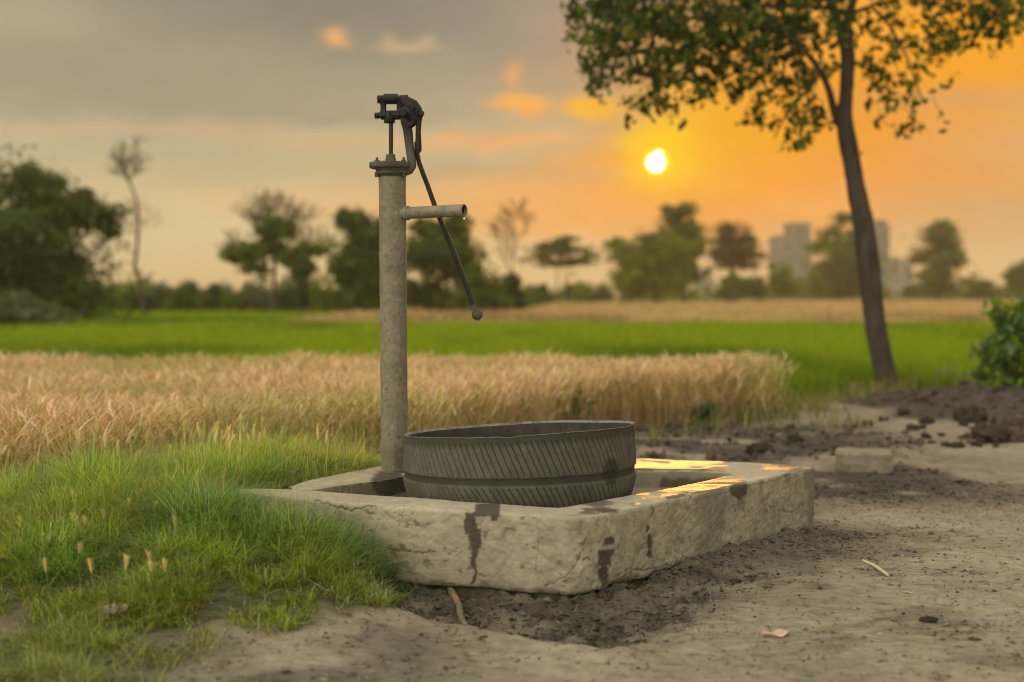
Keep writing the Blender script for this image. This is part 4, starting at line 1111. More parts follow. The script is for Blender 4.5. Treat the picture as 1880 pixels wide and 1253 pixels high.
def tree(name, label, cat, d, base_, path, r0, lobes, nleaf, lsize, cols, group=None, bare=(), mist=(), clump=None, zb_=0.0, sub=5, weights=None, depthk=1.0, bmat=None):
    """path: trunk rows; lobes: (px, py, rx, ry) leafy masses; bare: (px0, py0, dirx, diry, len_px, depth) twig fans"""
    k_ = d/FPX; bp = P(base_[0], base_[1], d); bp.z = zb_; root = empty(name, bp, label, cat, group)
    def loc(px_, py_, dy=0): v = P(px_, py_, d); v = Vector((v.x, d+dy, v.z)); return v-bp
    mb = MB(); tp = [Vector((0, 0, -.1))]+[loc(*p) for p in path]; n_ = len(tp)
    rr_ = [r0*(1.25 if i == 0 else 1)*(1-.6*i/max(1, n_-1)) for i in range(n_)]
    # refine path
    fp, fr_ = [], []
    for i in range(n_-1):
        for k in range(4):
            t = k/4; fp.append(tp[i].lerp(tp[i+1], t)); fr_.append((rr_[i]*(1-t)+rr_[i+1]*t)*random.uniform(.94, 1.06))
    fp.append(tp[-1]); fr_.append(rr_[-1])
    mb.tube(fp, fr_, 9)
    Cs = []; Cn = []
    vol = [a[2]*a[3] for a in lobes]; tv = sum(vol) or 1
    for (lx, ly, rx, ry), v_ in zip(lobes, vol):
        dy0 = random.uniform(-.5, .5)*rx*k_*depthk; c0 = loc(lx, ly, dy0)
        # limb from the nearest lower trunk point
        cand = [p for p in fp if p.z < c0.z-.1*ry*k_] or [fp[0]]
        st_ = min(cand, key=lambda p: (p-c0).length); cv = curve(st_, c0, 6, -.04, .07)
        rl = max(r0*.22, .004*d/13); mb.tube(cv, [rl*(1.3-.8*i/6) for i in range(7)], 6, cap=False)
        for j in range(sub):
            a_ = random.uniform(0, 6.28); e_ = c0+Vector((math.cos(a_)*rx*k_*.8, random.gauss(0, .5)*rx*k_*depthk, math.sin(a_)*ry*k_*.8))
            mb.tube(curve(cv[random.choice((3, 4, 5, 6))], e_, 4, .03, .1), [rl*.5, rl*.4, rl*.32, rl*.25, rl*.15], 4, cap=False)
        n_l = int(.8*nleaf*v_/tv); cs = clump or .16; ncl = max(4, int(2.2/(cs*cs)*.35))
        q = RNG.standard_normal((ncl, 3)); q /= np.linalg.norm(q, axis=1)[:, None]; q *= (RNG.random(ncl)**.45)[:, None]
        q *= 1+.30*RNG.standard_normal((ncl, 1))
        which = RNG.integers(0, ncl, n_l); sg = cs*U_(.45, 2.3, ncl)
        pnt = q[which] + RNG.standard_normal((n_l, 3))*sg[which][:, None]*np.array((1, 1, .8))
        pnt *= np.array((rx*k_, max(rx, ry)*k_*depthk, ry*k_))
        Cs.append(pnt+np.array(c0)); tone = pick(ncl, cols, weights, .10); Cn.append(tone[which]*(1+.16*RNG.standard_normal((n_l, 1))))
    for (bx, by, ddx, ddy, ln, dep) in bare:
        st_ = loc(bx, by); twig(mb, st_, Vector((ddx, random.uniform(-.3, .3), ddy)).normalized(), ln*k_, max(.35*r0*.5, .0016*d/3), dep, .42)
    for (fx_, fy_, rx, ry, nt_) in mist:     # fine outer twigs of a crown
        for q_ in range(nt_):
            a_ = random.uniform(-.25, math.pi+.25); f_ = random.uniform(.1, .7)
            st_ = loc(fx_+math.cos(a_)*rx*f_, fy_+ry*.5-math.sin(a_)*ry*f_, random.uniform(-.5, .5)*rx*k_)
            twig(mb, st_, Vector((math.cos(a_)*.8+random.gauss(0, .2), random.gauss(0, .3), abs(math.sin(a_))+.25)).normalized(), min(rx, ry)*random.uniform(.30, .5)*k_, .0009*d/3, 2, .4)
    mb.build('trunk', bmat or M_bark_far, root)
    if Cs and nleaf:
        C_ = np.concatenate(Cs); cc = np.clip(np.concatenate(Cn), .004, .8)
        k = C_[:, 2] > .05-zb_; C_, cc = C_[k], cc[k]
        V, F, c_ = leaves_np(C_, np.full(len(C_), lsize), cc)
        mesh_np('crown', V, F, M_leaf, root, col=c_, smooth_=False)
    return root
DK = [(.045, .085, .035), (.065, .12, .03), (.035, .065, .045), (.10, .15, .025)]
MD = [(.085, .15, .025), (.13, .20, .02), (.05, .095, .04), (.17, .22, .02)]
BR = [(.16, .22, .02), (.12, .18, .025), (.20, .23, .03)]
BN = [(.13, .095, .05), (.16, .12, .05), (.10, .10, .04)]
TL = 'trees along the far side of the fields'
tree('bushy_tree', 'large dark bushy tree filling the left edge beyond the green field', 'tree', 42, (110, 598),
     [(112, 560), (125, 520), (130, 480)], .16, [(20, 400, 85, 75), (62, 352, 45, 42), (45, 322, 24, 22), (128, 400, 70, 55), (178, 402, 42, 30), (30, 490, 105, 80), (115, 520, 75, 60),
     (-70, 430, 110, 120), (100, 345, 28, 20), (150, 362, 22, 18), (205, 418, 22, 24), (60, 570, 100, 35), (150, 570, 55, 30)], 32000, .12, DK+[(.12, .19, .03)], TL, clump=.17, mist=((60, 330, 90, 40, 50), (165, 390, 60, 45, 60)), bare=((150, 470, .8, .5, 38, 4), (150, 520, .9, .3, 32, 4), (130, 420, .6, .8, 30, 3)))
tree('shrub', 'pale grey green shrub under the large dark tree at the left edge', 'shrub', 34, (50, 608), [(50, 590)], .04, [(30, 570, 60, 26), (90, 588, 40, 16), (-10, 580, 40, 30)], 5000, .09, [(.12, .14, .09), (.16, .17, .12), (.10, .16, .05)], None)
tree('bare_tree', 'thin bare leaning tree with a faint twiggy top beside the dark tree', 'tree', 50, (268, 585), [(262, 540), (248, 490), (254, 440), (256, 390), (248, 355), (232, 318)], .085, [], 0, .1, DK, TL,
     mist=((236, 305, 40, 40, 18), (250, 400, 40, 60, 14)),
     bare=((232, 318, -.3, 1, 26, 5), (234, 318, .3, 1, 26, 5), (236, 322, -.9, .8, 22, 5), (240, 325, .9, .9, 22, 5), (232, 318, -.3, 1, 17, 5), (236, 325, .2, 1, 17, 5), (248, 352, -.5, .9, 20, 5), (240, 335, .5, 1, 16, 5), (236, 330, -.8, .8, 16, 5), (240, 328, .9, .8, 14, 5), (254, 430, -.8, .7, 18, 4), (252, 470, -.9, .6, 20, 4), (230, 316, 0, 1, 16, 5)))
tree('shrub', 'small dark rounded shrub in the open gap right of the bare tree', 'shrub', 62, (342, 580), [(342, 560)], .05, [(340, 548, 24, 22), (346, 530, 12, 12), (325, 562, 20, 14)], 3500, .12, MD)
tree('broad_tree', 'half bare spreading tree with green boughs and a brown twiggy crest', 'tree', 60, (503, 582),
     [(503, 540), (505, 490), (503, 440), (500, 410)], .11, [(448, 462, 38, 17), (432, 470, 16, 10), (490, 418, 26, 20), (520, 425, 22, 22), (565, 462, 34, 14), (530, 470, 30, 20), (470, 490, 24, 12), (500, 455, 22, 22)], 7000, .14, MD, TL, clump=.2, mist=((505, 385, 62, 44, 90), (575, 440, 44, 40, 45), (440, 440, 36, 30, 22)),
     bare=tuple((502+dx*10, 430-abs(dx)*2, dx*.35, 1, 27, 5) for dx in (-3, -2, -1, 0, 1, 2, 3, 4)) + ((540, 460, .8, .8, 30, 5), (560, 470, .9, .6, 26, 5), (460, 470, -.8, .6, 20, 4), (520, 520, .7, .3, 30, 4)))
tree('slim_tree', 'narrow dark ivy clad tree standing just right of the half bare tree', 'tree', 56, (553, 588), [(553, 550), (555, 510), (556, 480)], .09, [(552, 500, 13, 24), (555, 540, 10, 34), (566, 492, 14, 14)], 4000, .12, DK, TL)
tree('round_tree', 'dark leafy tree directly left of the pump barrel', 'tree', 58, (672, 590), [(672, 560), (668, 520), (665, 470)], .13,
     [(650, 408, 26, 20), (632, 398, 16, 12), (668, 432, 34, 24), (645, 480, 36, 24), (690, 470, 34, 36), (672, 512, 46, 30), (700, 430, 24, 24), (700, 540, 40, 30), (630, 505, 22, 14)], 15000, .14, DK+MD[:2], TL, mist=((655, 410, 48, 34, 40),))
tree('round_tree', 'leafy tree between the pump barrel and the slanting handle', 'tree', 60, (822, 588), [(822, 550), (820, 510), (815, 470)], .12,
     [(785, 425, 28, 22), (830, 425, 32, 22), (800, 462, 52, 26), (850, 470, 28, 30), (842, 505, 34, 26), (770, 480, 30, 26), (790, 545, 40, 26), (845, 400, 16, 10)], 14000, .14, MD+DK[:2], TL, mist=((820, 415, 52, 34, 40),))
tree('shrub', 'bright green rounded bush right of the lower handle bar', 'shrub', 58, (884, 590), [(884, 560)], .07, [(880, 518, 28, 32), (895, 548, 34, 30), (865, 550, 30, 30), (910, 530, 16, 16)], 8000, .12, [(.10, .16, .025), (.13, .19, .025), (.07, .11, .03)])
tree('bare_tree', 'leafless tree with two tall upright forks right of the handle knob', 'tree', 60, (940, 588), [(940, 550), (940, 515)], .12, [(938, 518, 15, 16), (944, 548, 20, 22)], 2600, .12, DK, TL,
     mist=((948, 390, 34, 40, 26), (915, 420, 22, 30, 12)),
     bare=((938, 520, -.25, 1, 34, 4), (940, 515, .06, 1, 55, 4), (926, 480, -.25, 1, 30, 4), (945, 470, .05, 1, 42, 4), (948, 400, .5, 1, 20, 3), (920, 440, -.6, .8, 20, 3), (950, 440, .8, .9, 20, 3)))
tree('flat_topped_tree', 'small thin stemmed tree with a flat umbrella shaped crown', 'tree', 100, (1024, 564), [(1024, 540), (1022, 500), (1026, 475)], .07,
     [(1028, 462, 42, 9), (996, 474, 20, 6), (1062, 478, 26, 7), (1036, 448, 22, 7), (1010, 455, 18, 6), (1085, 470, 10, 4), (1025, 484, 26, 6), (1045, 440, 12, 5)], 3000, .20, MD+BN[:1], TL, clump=.32, depthk=.8, bare=((1026, 560, .35, 1, 40, 2),))
tree('shrub', 'low dark bush under the left side of the flat topped tree', 'shrub', 90, (994, 566), [(994, 555)], .08, [(994, 543, 20, 18), (975, 556, 14, 10)], 3000, .17, DK)
tree('broad_tree', 'wide yellow green tree just right of the sun with a darker twiggy crest', 'tree', 112, (1205, 564), [(1205, 545), (1205, 520), (1212, 480)], .26,
     [(1185, 485, 46, 36), (1150, 478, 28, 22), (1130, 450, 16, 12), (1215, 515, 48, 34), (1165, 525, 42, 28), (1240, 470, 30, 28), (1200, 450, 34, 22)], 18000, .22, [(.19, .25, .02), (.24, .28, .022), (.12, .17, .025)], TL, mist=((1150, 465, 40, 30, 40), (1210, 430, 40, 30, 30)))
tree('tall_tree', 'taller olive tree with a small round crest behind the wide yellow green tree', 'tree', 118, (1256, 562), [(1254, 530), (1252, 480), (1248, 430)], .2,
     [(1248, 392, 26, 15), (1235, 405, 18, 12), (1255, 425, 30, 16), (1268, 455, 26, 22), (1235, 445, 24, 20), (1265, 500, 22, 28)], 9000, .22, MD+BN[:1], TL, clump=.2, bare=((1248, 400, .3, 1, 14, 3), (1240, 410, -.5, 1, 16, 3)))
tree('broad_tree', 'reddish brown thin leaved tree between the olive tree and the tower block', 'tree', 125, (1345, 560), [(1345, 530), (1344, 500), (1345, 460)], .17,
     [(1345, 445, 30, 18), (1335, 425, 16, 12), (1365, 465, 26, 14), (1325, 470, 22, 16), (1348, 480, 30, 16)], 5200, .22, BN, TL, clump=.22, mist=((1345, 430, 44, 34, 60),), bare=((1345, 450, -.4, 1, 20, 4), (1350, 450, .5, 1, 20, 4), (1370, 470, 1, .3, 16, 3)))
tree('shrub', 'dull green bush under the reddish brown tree', 'shrub', 130, (1360, 556), [(1360, 545)], .1, [(1360, 525, 32, 20), (1335, 538, 28, 14), (1390, 535, 18, 16)], 4500, .22, MD)
tree('shrub', 'bright green round bush in front of the tower block', 'shrub', 150, (1432, 555), [(1432, 545)], .12, [(1432, 512, 24, 20), (1440, 534, 26, 16)], 4200, .25, BR)
tree('shrub', 'small yellow green bush between the tower block and the dark round tree', 'shrub', 150, (1500, 555), [(1500, 545)], .1, [(1497, 508, 9, 16), (1505, 528, 12, 16)], 1500, .25, [(.19, .21, .03), (.15, .19, .03)])
tree('round_tree', 'big dark round tree just left of the leaning trunk with an olive crest', 'tree', 160, (1540, 556), [(1540, 535), (1540, 500), (1545, 450)], .3,
     [(1530, 470, 42, 38), (1565, 450, 30, 30), (1548, 402, 22, 10), (1570, 400, 18, 10), (1515, 500, 30, 26), (1555, 500, 46, 32), (1530, 430, 24, 14), (1545, 530, 50, 18)], 17000, .27, DK+MD[:2], TL)
tree('round_tree', 'lone round tree on the right between the low block and the frame edge', 'tree', 170, (1722, 552), [(1722, 530), (1722, 500), (1722, 460)], .3,
     [(1722, 425, 28, 16), (1712, 440, 26, 16), (1742, 450, 24, 16), (1700, 468, 26, 14), (1735, 480, 30, 16), (1722, 508, 38, 16), (1722, 525, 30, 14), (1755, 470, 12, 12)], 11000, .28, DK+MD, TL, clump=.2)
tree('shrub', 'low flat thicket right of the lone round tree', 'shrub', 180, (1790, 552), [(1790, 545)], .1, [(1780, 520, 28, 10), (1805, 526, 22, 9), (1790, 538, 34, 10)], 3000, .28, MD)
tree('round_tree', 'small round tree cut by the right edge of the frame', 'tree', 180, (1870, 552), [(1870, 530), (1870, 510)], .25, [(1862, 508, 20, 14), (1885, 500, 24, 16), (1872, 525, 28, 14)], 4500, .28, DK+MD[:1], TL)
# continuous low undergrowth that reads as one mass
Cs, Cn = [], []
for k in range(340):
    x_px = random.uniform(-500, 2500)
    d = 66 if x_px < 700 else (76 if x_px < 960 else (125 if x_px < 1150 else (150 if x_px < 1300 else 195)))
    d *= random.uniform(.95, 1.12); top = random.choice([522, 534, 540, 546]) - (14 if x_px < 700 and random.random() < .5 else 0) + (3 if x_px > 1150 else 0)
    r_px = random.uniform(12, 34); n = 420; kk = d/FPX
    q = RNG.standard_normal((n, 3)); q /= np.linalg.norm(q, axis=1)[:, None]; q *= (RNG.random(n)**.4)[:, None]
    H_ = CAMZ+(HZ-top)*kk; c0 = np.array(((x_px-940)*kk, d, H_*.5)); q *= np.array((r_px*kk*1.3, r_px*kk, H_*.55)); q *= 1+.15*RNG.standard_normal((n, 1))
    Cs.append(q+c0); Cn.append(pick(n, [random.choice(MD+DK+[(.10, .15, .06), (.16, .22, .05), (.16, .17, .12), (.20, .26, .04)])], None, .2)); 
C_ = np.concatenate(Cs); cc = np.concatenate(Cn); k = C_[:, 2] > 0; C_, cc = C_[k], cc[k]
V, F, c_ = leaves_np(C_, .0016*C_[:, 1]+.04, cc)
o_ = mesh_np('far_undergrowth', V, F, M_leaf, col=c_, smooth_=False); tag(o_, 'low hazy undergrowth running along the foot of the far trees', 'undergrowth', kind='stuff')

# ------------------------------------------------------------------ leaning tree in front
D1 = 13.2; k1 = D1/FPX
tb = P(1630, 722, D1); tb.z = float(terrain(np.array([tb.x]), np.array([tb.y]))[0])-.03
near_tree = empty('leaning_tree', tb, 'leaning slim tree on the right with leafy crown hanging over the sun', 'tree')
def l1(px_, py_, dy=0): v = P(px_, py_, D1); return Vector((v.x, v.y+dy, v.z))-tb
trunk_px = [(1632, 735, 27), (1630, 715, 23), (1624, 680, 20.5), (1616, 640, 19.5), (1608, 600, 19), (1602, 560, 19), (1597, 520, 19.5), (1594, 490, 20.5), (1590, 460, 20), (1587, 430, 19), (1581, 395, 17.5),
            (1573, 360, 17), (1566, 325, 16), (1560, 290, 15.5), (1553, 255, 16), (1547, 225, 15.5), (1549, 190, 13), (1552, 150, 13), (1553, 110, 13), (1549, 70, 14), (1546, 40, 13)]
mb = MB(); pts = []; rd = []
for i in range(len(trunk_px)-1):
    for j in range(5):
        t = j/5; a = trunk_px[i]; b = trunk_px[i+1]; sm = t
        pts.append(l1(a[0]*(1-sm)+b[0]*sm, a[1]*(1-sm)+b[1]*sm)); rd.append((a[2]*(1-t)+b[2]*t)*k1*random.uniform(.97, 1.04))
mb.tube(pts, rd, 20)
V_ = np.array(mb.v)
ang = np.arctan2(V_[:, 1], V_[:, 0]); 
dsp = .018*(fbm(V_[:, 2]*3+V_[:, 0]*6, V_[:, 1]*6, 2.5, 4, 261)-.5); cen = np.repeat(np.array([tuple(p) for p in pts]), 20, 0)
dv = V_-cen; dv /= np.linalg.norm(dv, axis=1)[:, None]+1e-9; V_ = V_+dv*dsp[:, None]; mb.v = [tuple(v) for v in V_]
def br(pl, r_a, r_b, dys=0.0):
    n_ = len(pl); P_ = [l1(p[0], p[1], dys*i/(n_-1)) for i, p in enumerate(pl)]; fp = []; fr_ = []
    for i in range(n_-1):
        for j in range(4): fp.append(P_[i].lerp(P_[i+1], j/4)); fr_.append((r_a+(r_b-r_a)*(i+j/4)/(n_-1))*k1)
    fp.append(P_[-1]); fr_.append(r_b*k1); mb.tube(fp, fr_, 9); return fp
limbs = []
limbs.append(br([(1545, 240), (1530, 220), (1520, 200), (1511, 178), (1496, 150), (1470, 120), (1430, 90), (1380, 60)], 9, 3, -.5))
limbs.append(br([(1548, 95), (1535, 40), (1522, 0), (1505, -60), (1480, -140)], 9, 5, .2))
limbs.append(br([(1546, 60), (1556, 20), (1562, -10), (1572, -70), (1590, -150)], 9, 5, -.2))
limbs.append(br([(1522, 0), (1450, -40), (1350, -50), (1250, -40), (1150, -10), (1090, 30)], 6, 1.5, -.6))
limbs.append(br([(1530, 20), (1460, 10), (1380, 5), (1300, 15), (1220, 50)], 5, 1.5, .5))
limbs.append(br([(1562, -10), (1640, -50), (1720, -40), (1800, -20), (1870, 20)], 6, 1.5, -.3))
limbs.append(br([(1555, 30), (1590, 20), (1620, 60), (1645, 120), (1668, 200)], 4, 1.2, -.4))
limbs.append(br([(1496, 150), (1470, 180), (1440, 220), (1430, 250)], 3.5, 1.2, .3))
limbs.append(br([(1480, -140), (1400, -220), (1300, -260)], 5, 2, .5)); limbs.append(br([(1590, -150), (1650, -240), (1720, -280)], 5, 2, .5))
mb.tube([l1(1566, 288), l1(1576, 285), l1(1582, 280)], [3*k1, 2*k1, 1.2*k1], 6)
mb.build('trunk', M_bark, near_tree)
# sprigs: (px, py, rx, ry, number)
SP = [(1120, 25, 75, 45, 60), (1060, 42, 18, 14, 6), (1078, 95, 12, 14, 5), (1110, 85, 35, 50, 34), (1100, 135, 22, 18, 12), (1170, 75, 60, 65, 70), (1180, 165, 35, 22, 14), (1225, 190, 26, 10, 6), (1165, 185, 10, 12, 4),
      (1240, 60, 60, 60, 80), (1235, 130, 40, 34, 26), (1310, 50, 60, 50, 70), (1300, 120, 40, 38, 30), (1265, 170, 22, 14, 7), (1380, 60, 55, 55, 60), (1370, 140, 45, 32, 26), (1440, 60, 50, 55, 48), (1430, 150, 40, 34, 24),
      (1400, 195, 32, 20, 13), (1440, 225, 22, 18, 10), (1455, 268, 13, 9, 4), (1490, 195, 28, 32, 15), (1500, 245, 14, 14, 5), (1495, 110, 36, 44, 26), (1500, 30, 40, 40, 26), (1250, -30, 180, 45, 140), (1430, -30, 120, 45, 90),
      (1600, 30, 38, 24, 10), (1625, 65, 32, 26, 14), (1608, 115, 22, 20, 8), (1630, 150, 22, 26, 9), (1648, 195, 18, 22, 8), (1668, 222, 14, 12, 5), (1692, 212, 9, 8, 3), (1655, 232, 8, 14, 4), (1640, 175, 16, 24, 10), (1625, 120, 20, 26, 10), (1740, 150, 16, 8, 3), (1690, 120, 14, 14, 5),  (1700, 60, 44, 26, 18), (1740, 35, 50, 30, 26), (1800, 20, 50, 24, 30), (1860, 28, 36, 20, 22),
      (1710, 95, 28, 22, 7), (1745, 88, 28, 14, 7), (1800, 60, 46, 14, 12), (1690, 140, 14, 10, 3), (1640, -20, 100, 30, 30), (1800, -35, 110, 36, 70), (1900, 20, 30, 26, 16),
      (1300, -110, 220, 60, 150), (1550, -90, 170, 60, 90), (1780, -100, 160, 60, 90), (1450, -200, 260, 80, 120), (1650, -230, 200, 70, 70)]
Cs, Cn = [], []; tw = MB()
leafcols = np.array([(.04, .075, .016), (.06, .11, .018), (.10, .16, .02), (.035, .06, .018), (.17, .20, .02)])
for (sx_, sy_, rx, ry, nn) in SP:
    nn = int(nn*(.95 if sy_ < 110 else .78)*(.85 if sx_ > 1590 else 1))
    for k in range(nn):
        a = random.uniform(0, 6.28); r_ = random.random()**.5; dy = random.gauss(0, .35 + .0022*rx)
        p0 = l1(sx_+math.cos(a)*rx*r_, sy_+math.sin(a)*ry*r_, dy); ln = random.uniform(.12, .24)
        dd = Vector((random.gauss(0, .7), random.gauss(0, .7), random.gauss(-.55, .5))).normalized()
        p1 = p0+dd*ln; tw.tube([p0-dd*ln*.7, p0+Vector((0, 0, .01)), p1], [.004, .003, .0015], 3, cap=False)
        m_ = random.randint(5, 10)
        t_ = RNG.random(m_)[:, None]; base_pts = np.array(p0)*(1-t_)+np.array(p1)*t_ + RNG.standard_normal((m_, 3))*.028
        Cs.append(base_pts); Cn.append(np.repeat(leafcols[[RNG.integers(0, 5)]], m_, 0)*(1+.2*RNG.standard_normal((m_, 1))))
tw.build('twigs', M_bark, near_tree)
C_ = np.concatenate(Cs); cc = np.clip(np.concatenate(Cn), .004, .5); print('near leaves', len(C_))
V, F, c_ = leaves_np(C_, np.full(len(C_), .056), cc, 1.5)
mesh_np('crown', V, F, M_leaf, near_tree, col=c_, smooth_=False)

# leafy shrub at the right edge of the mud heap
tree('shrub', 'leafy green shrub at the right edge behind the mud heap', 'shrub', 12.2, (1850, 712), [(1850, 680), (1848, 640)], .014,
     [(1845, 590, 26, 26), (1872, 615, 34, 34), (1832, 568, 12, 18), (1885, 568, 26, 24), (1855, 660, 46, 32), (1900, 640, 50, 60), (1822, 640, 20, 26), (1800, 688, 16, 12), (1832, 700, 34, 14), (1890, 700, 40, 20)], 2300, .055,
     [(.17, .28, .03), (.25, .36, .03), (.11, .19, .06), (.13, .21, .09)], None, clump=.13, bmat=M_bark, sub=9)
tree('weed_plant', 'small green weed growing at the wheat edge above the tyre rim', 'weed', 9.4, (1060, 790), [(1060, 760)], .006, [(1060, 735, 12, 26), (1054, 765, 14, 16)], 260, .035, [(.12, .2, .03), (.08, .15, .04)], None, clump=.3, bmat=M_stem)
tree('weed_plant', 'bluish green weed at the right end of the wheat by the dirt', 'weed', 9.9, (1300, 785), [(1300, 765)], .006, [(1300, 758, 16, 14), (1285, 762, 10, 8)], 220, .035, [(.07, .13, .07), (.05, .11, .05)], None, clump=.3, bmat=M_stem)
tree('weed_plant', 'low broad leaved weed in the grass behind the trough tip', 'weed', 5.35, (582, 882), [(582, 870)], .004, [(575, 850, 18, 10), (590, 862, 16, 8), (556, 858, 14, 8)], 150, .022, [(.07, .15, .06), (.09, .19, .05)], None, clump=.3, zb_=.2, bmat=M_stem)

# ------------------------------------------------------------------ distant buildings
def bmat_(name, c_, sc=.6):
    return simple(name, tuple(v*.82 for v in c_), tuple(v*1.1 for v in c_), sc, .9, .02, .2)
M_b1 = bmat_('grey render', (.20, .20, .17)); M_b2 = bmat_('pale render', (.36, .345, .29)); M_win = simple('dark window glass', (.03, .035, .04), (.06, .065, .07), 1, .2)
def building(name, label, d, x0, x1, ytop, blocks, mat, depth=9, wins=True):
    k = d/FPX; xc = ((x0+x1)/2-940)*k; root = empty(name, (xc, d, 0), label, 'building')
    for bi, (a, b, t, t0_) in enumerate(blocks):
        w_ = (b-a)*k/2; h_ = CAMZ+(HZ-t)*k; h0 = CAMZ+(HZ-t0_)*k if t0_ < 600 else 0
        cx = ((a+b)/2-940)*k-xc; dp = depth if bi == 0 else depth*.6
        mb = MB(); mb.box((cx, dp/2, (h_+h0)/2), (w_, dp/2, (h_-h0)/2), bev=.03); wl = mb.build('wall' if bi == 0 else 'roof_block', mat, root)
        mb = MB(); mb.box((cx, dp/2, h_+.18), (w_+.15, dp/2+.15, .18), bev=.03); mb.build('parapet', mat, wl)
        if wins:
            nf_ = max(1, int((h_-h0)/3.1)); nw = max(1, int(2*w_/2.4))
            for f_ in range(nf_):
                for j in range(nw):
                    wx_ = cx-w_+(j+.5)*2*w_/nw; wz_ = h0+(f_+.55)*(h_-h0)/nf_
                    mb = MB(); mb.box((wx_, -.02, wz_), (.52, .06, .62), bev=.01); f2 = mb.build('window', M_b2, wl)
                    mb = MB(); mb.box((wx_, -.07, wz_), (.42, .03, .52)); mb.build('pane', M_win, f2)
                mb = MB(); mb.box((cx, -.12, h0+(f_+.05)*(h_-h0)/nf_+.1), (w_*.96, .14, .09)); mb.build('ledge', mat, wl)
    return root
building('apartment_block', 'stepped grey concrete block rising left of the big dark round tree', 270, 1430, 1487, 412, [(1430, 1487, 436, 700), (1450, 1487, 413, 436)], M_b1, 11)
building('tower_block', 'narrow grey tower just right of the leaning trunk', 270, 1606, 1632, 412, [(1606, 1632, 418, 700), (1608, 1626, 408, 418)], M_b1, 6)
building('low_block', 'low pale block between the narrow tower and the lone round tree', 280, 1630, 1676, 478, [(1630, 1676, 480, 700), (1634, 1650, 476, 480)], M_b2, 8)
building('low_house', 'low pale house under the stepped concrete block', 215, 1458, 1560, 515, [(1455, 1530, 518, 700)], M_b2, 8)
building('farm_shed', 'long low pale shed behind the lone round tree', 215, 1640, 1720, 520, [(1650, 1760, 522, 700)], M_b2, 7)
building('farm_hut', 'small pale hut left of the reddish brown tree', 210, 1280, 1320, 515, [(1284, 1312, 516, 700)], M_b2, 6)

# ------------------------------------------------------------------ loose things on the ground
def gz(x_, y_): return float(terrain(np.array([x_]), np.array([y_]))[0])
def clod_mesh(seed, n=16, rough=.62, sq=(1, .75, .62)):
    V = []; F = []; m_ = n
    for i in range(m_+1):
        th_ = math.pi*i/m_
        for j in range(n*2):
            ph = math.pi*j/n; v = Vector((math.sin(th_)*math.cos(ph), math.sin(th_)*math.sin(ph), math.cos(th_)))
            a = .5*(float(vn(v.x*1.7+v.z*1.1, v.y*1.7-v.z*.9, 1.0, seed))-.5)+rough*.8*(float(vn(v.x*4+v.z*3, v.y*4-v.z*2, 1.0, seed+3))-.5)+.25*(float(vn(v.x*9+v.z*7, v.y*9+v.z*5, 1, seed+5))-.5)
            r_ = 1+rough*2*a; V.append((v.x*r_*sq[0], v.y*r_*sq[1], v.z*r_*sq[2]))
    k = n*2
    for i in range(m_):
        for j in range(k): F.append((i*k+j, i*k+(j+1) % k, (i+1)*k+(j+1) % k, (i+1)*k+j))
    return V, F
CM = []
for k in range(6):
    mb = MB(); mb.add(*clod_mesh(10+k*7)); me_o = mb.build('mud_clod', M_clod if k % 3 else M_clodred); CM.append(me_o.data); bpy.data.objects.remove(me_o)
def clod(px_, py_, wpx, label, group=None, kind=None, name='mud_clod', sq=1.0, z=0.0, sink=.25):
    gx1, gy1 = G(px_, py_, z); z_ = gz(gx1, gy1); r_ = wpx/2*gy1/FPX
    o = bpy.data.objects.new(name, CM[random.randrange(6) if kind is None else kind]); COL.objects.link(o)
    o.location = (gx1, gy1, z_+r_*.55*sq*(1-sink*2)); o.scale = (r_, r_, r_*sq); o.rotation_euler = (0, 0, random.uniform(0, 6.28))
    return tag(o, label, 'clod', group)
clod(1398, 838, 52, 'large dark split clod just behind the far rim of the trough', kind=1)
clod(1372, 846, 24, 'brown clod touching the left of the large dark split clod', kind=0)
clod(1308, 846, 26, 'small brown clod behind the sunlit far rim', kind=3)
clod(1460, 815, 32, 'dark clod in the damp patch left of the mud brick', kind=4)
clod(1757, 824, 28, 'black clod lying alone below the mud heap', kind=2, sq=.7)
clod(1737, 822, 16, 'little brown clod beside the lone black one', kind=5)
clod(1594, 786, 22, 'dark clod on the path above the mud brick', kind=1)
clod(1709, 1143, 32, 'dark crumbled clod on the bare dirt at lower right', kind=4, sq=.5)
clod(1770, 890, 24, 'flat dark clod on the dirt right of the mud brick', kind=2, sq=.4)
clod(1795, 1178, 26, 'faint brown lump of dirt near the lower right corner', kind=0, sq=.35)
clod(1820, 798, 74, 'largest black clod at the front of the mud heap', kind=1, z=.05)
clod(1862, 780, 60, 'jagged black clod behind the largest one at the right edge', kind=2, z=.08)
clod(1868, 806, 50, 'reddish clod low at the right edge of the mud heap', kind=3, z=.02)
clod(1780, 758, 62, 'broad dark clod in the middle of the mud heap', kind=4, z=.1)
for k in range(95):
    a = random.gauss(1790, 75); b = random.uniform(728, 800)
    if a > 1960 or a < 1640: continue
    clod(a, b, random.choice((1, 1, 1, 1.8))*random.uniform(6, 15), 'dark clod of churned mud in the heap at the right', 'clods of the mud heap', z=.08)
for k in range(34):
    a = random.uniform(1180, 1560); b = random.uniform(784, 838)
    clod(a, b, random.uniform(5, 17), 'small crumb of dark earth on the damp strip behind the trough', 'earth crumbs behind the trough')
for k in range(45):
    a = random.uniform(980, 1880); b = random.uniform(905, 1250)
    xx, yy = G(a, b)
    if bool(inside(np.array([xx]), np.array([yy]), PLAN)[0]): continue
    clod(a, b, random.uniform(2.5, 7), 'tiny crumb of earth on the bare dirt in front of the trough', 'tiny earth crumbs on the dirt', sq=.8)
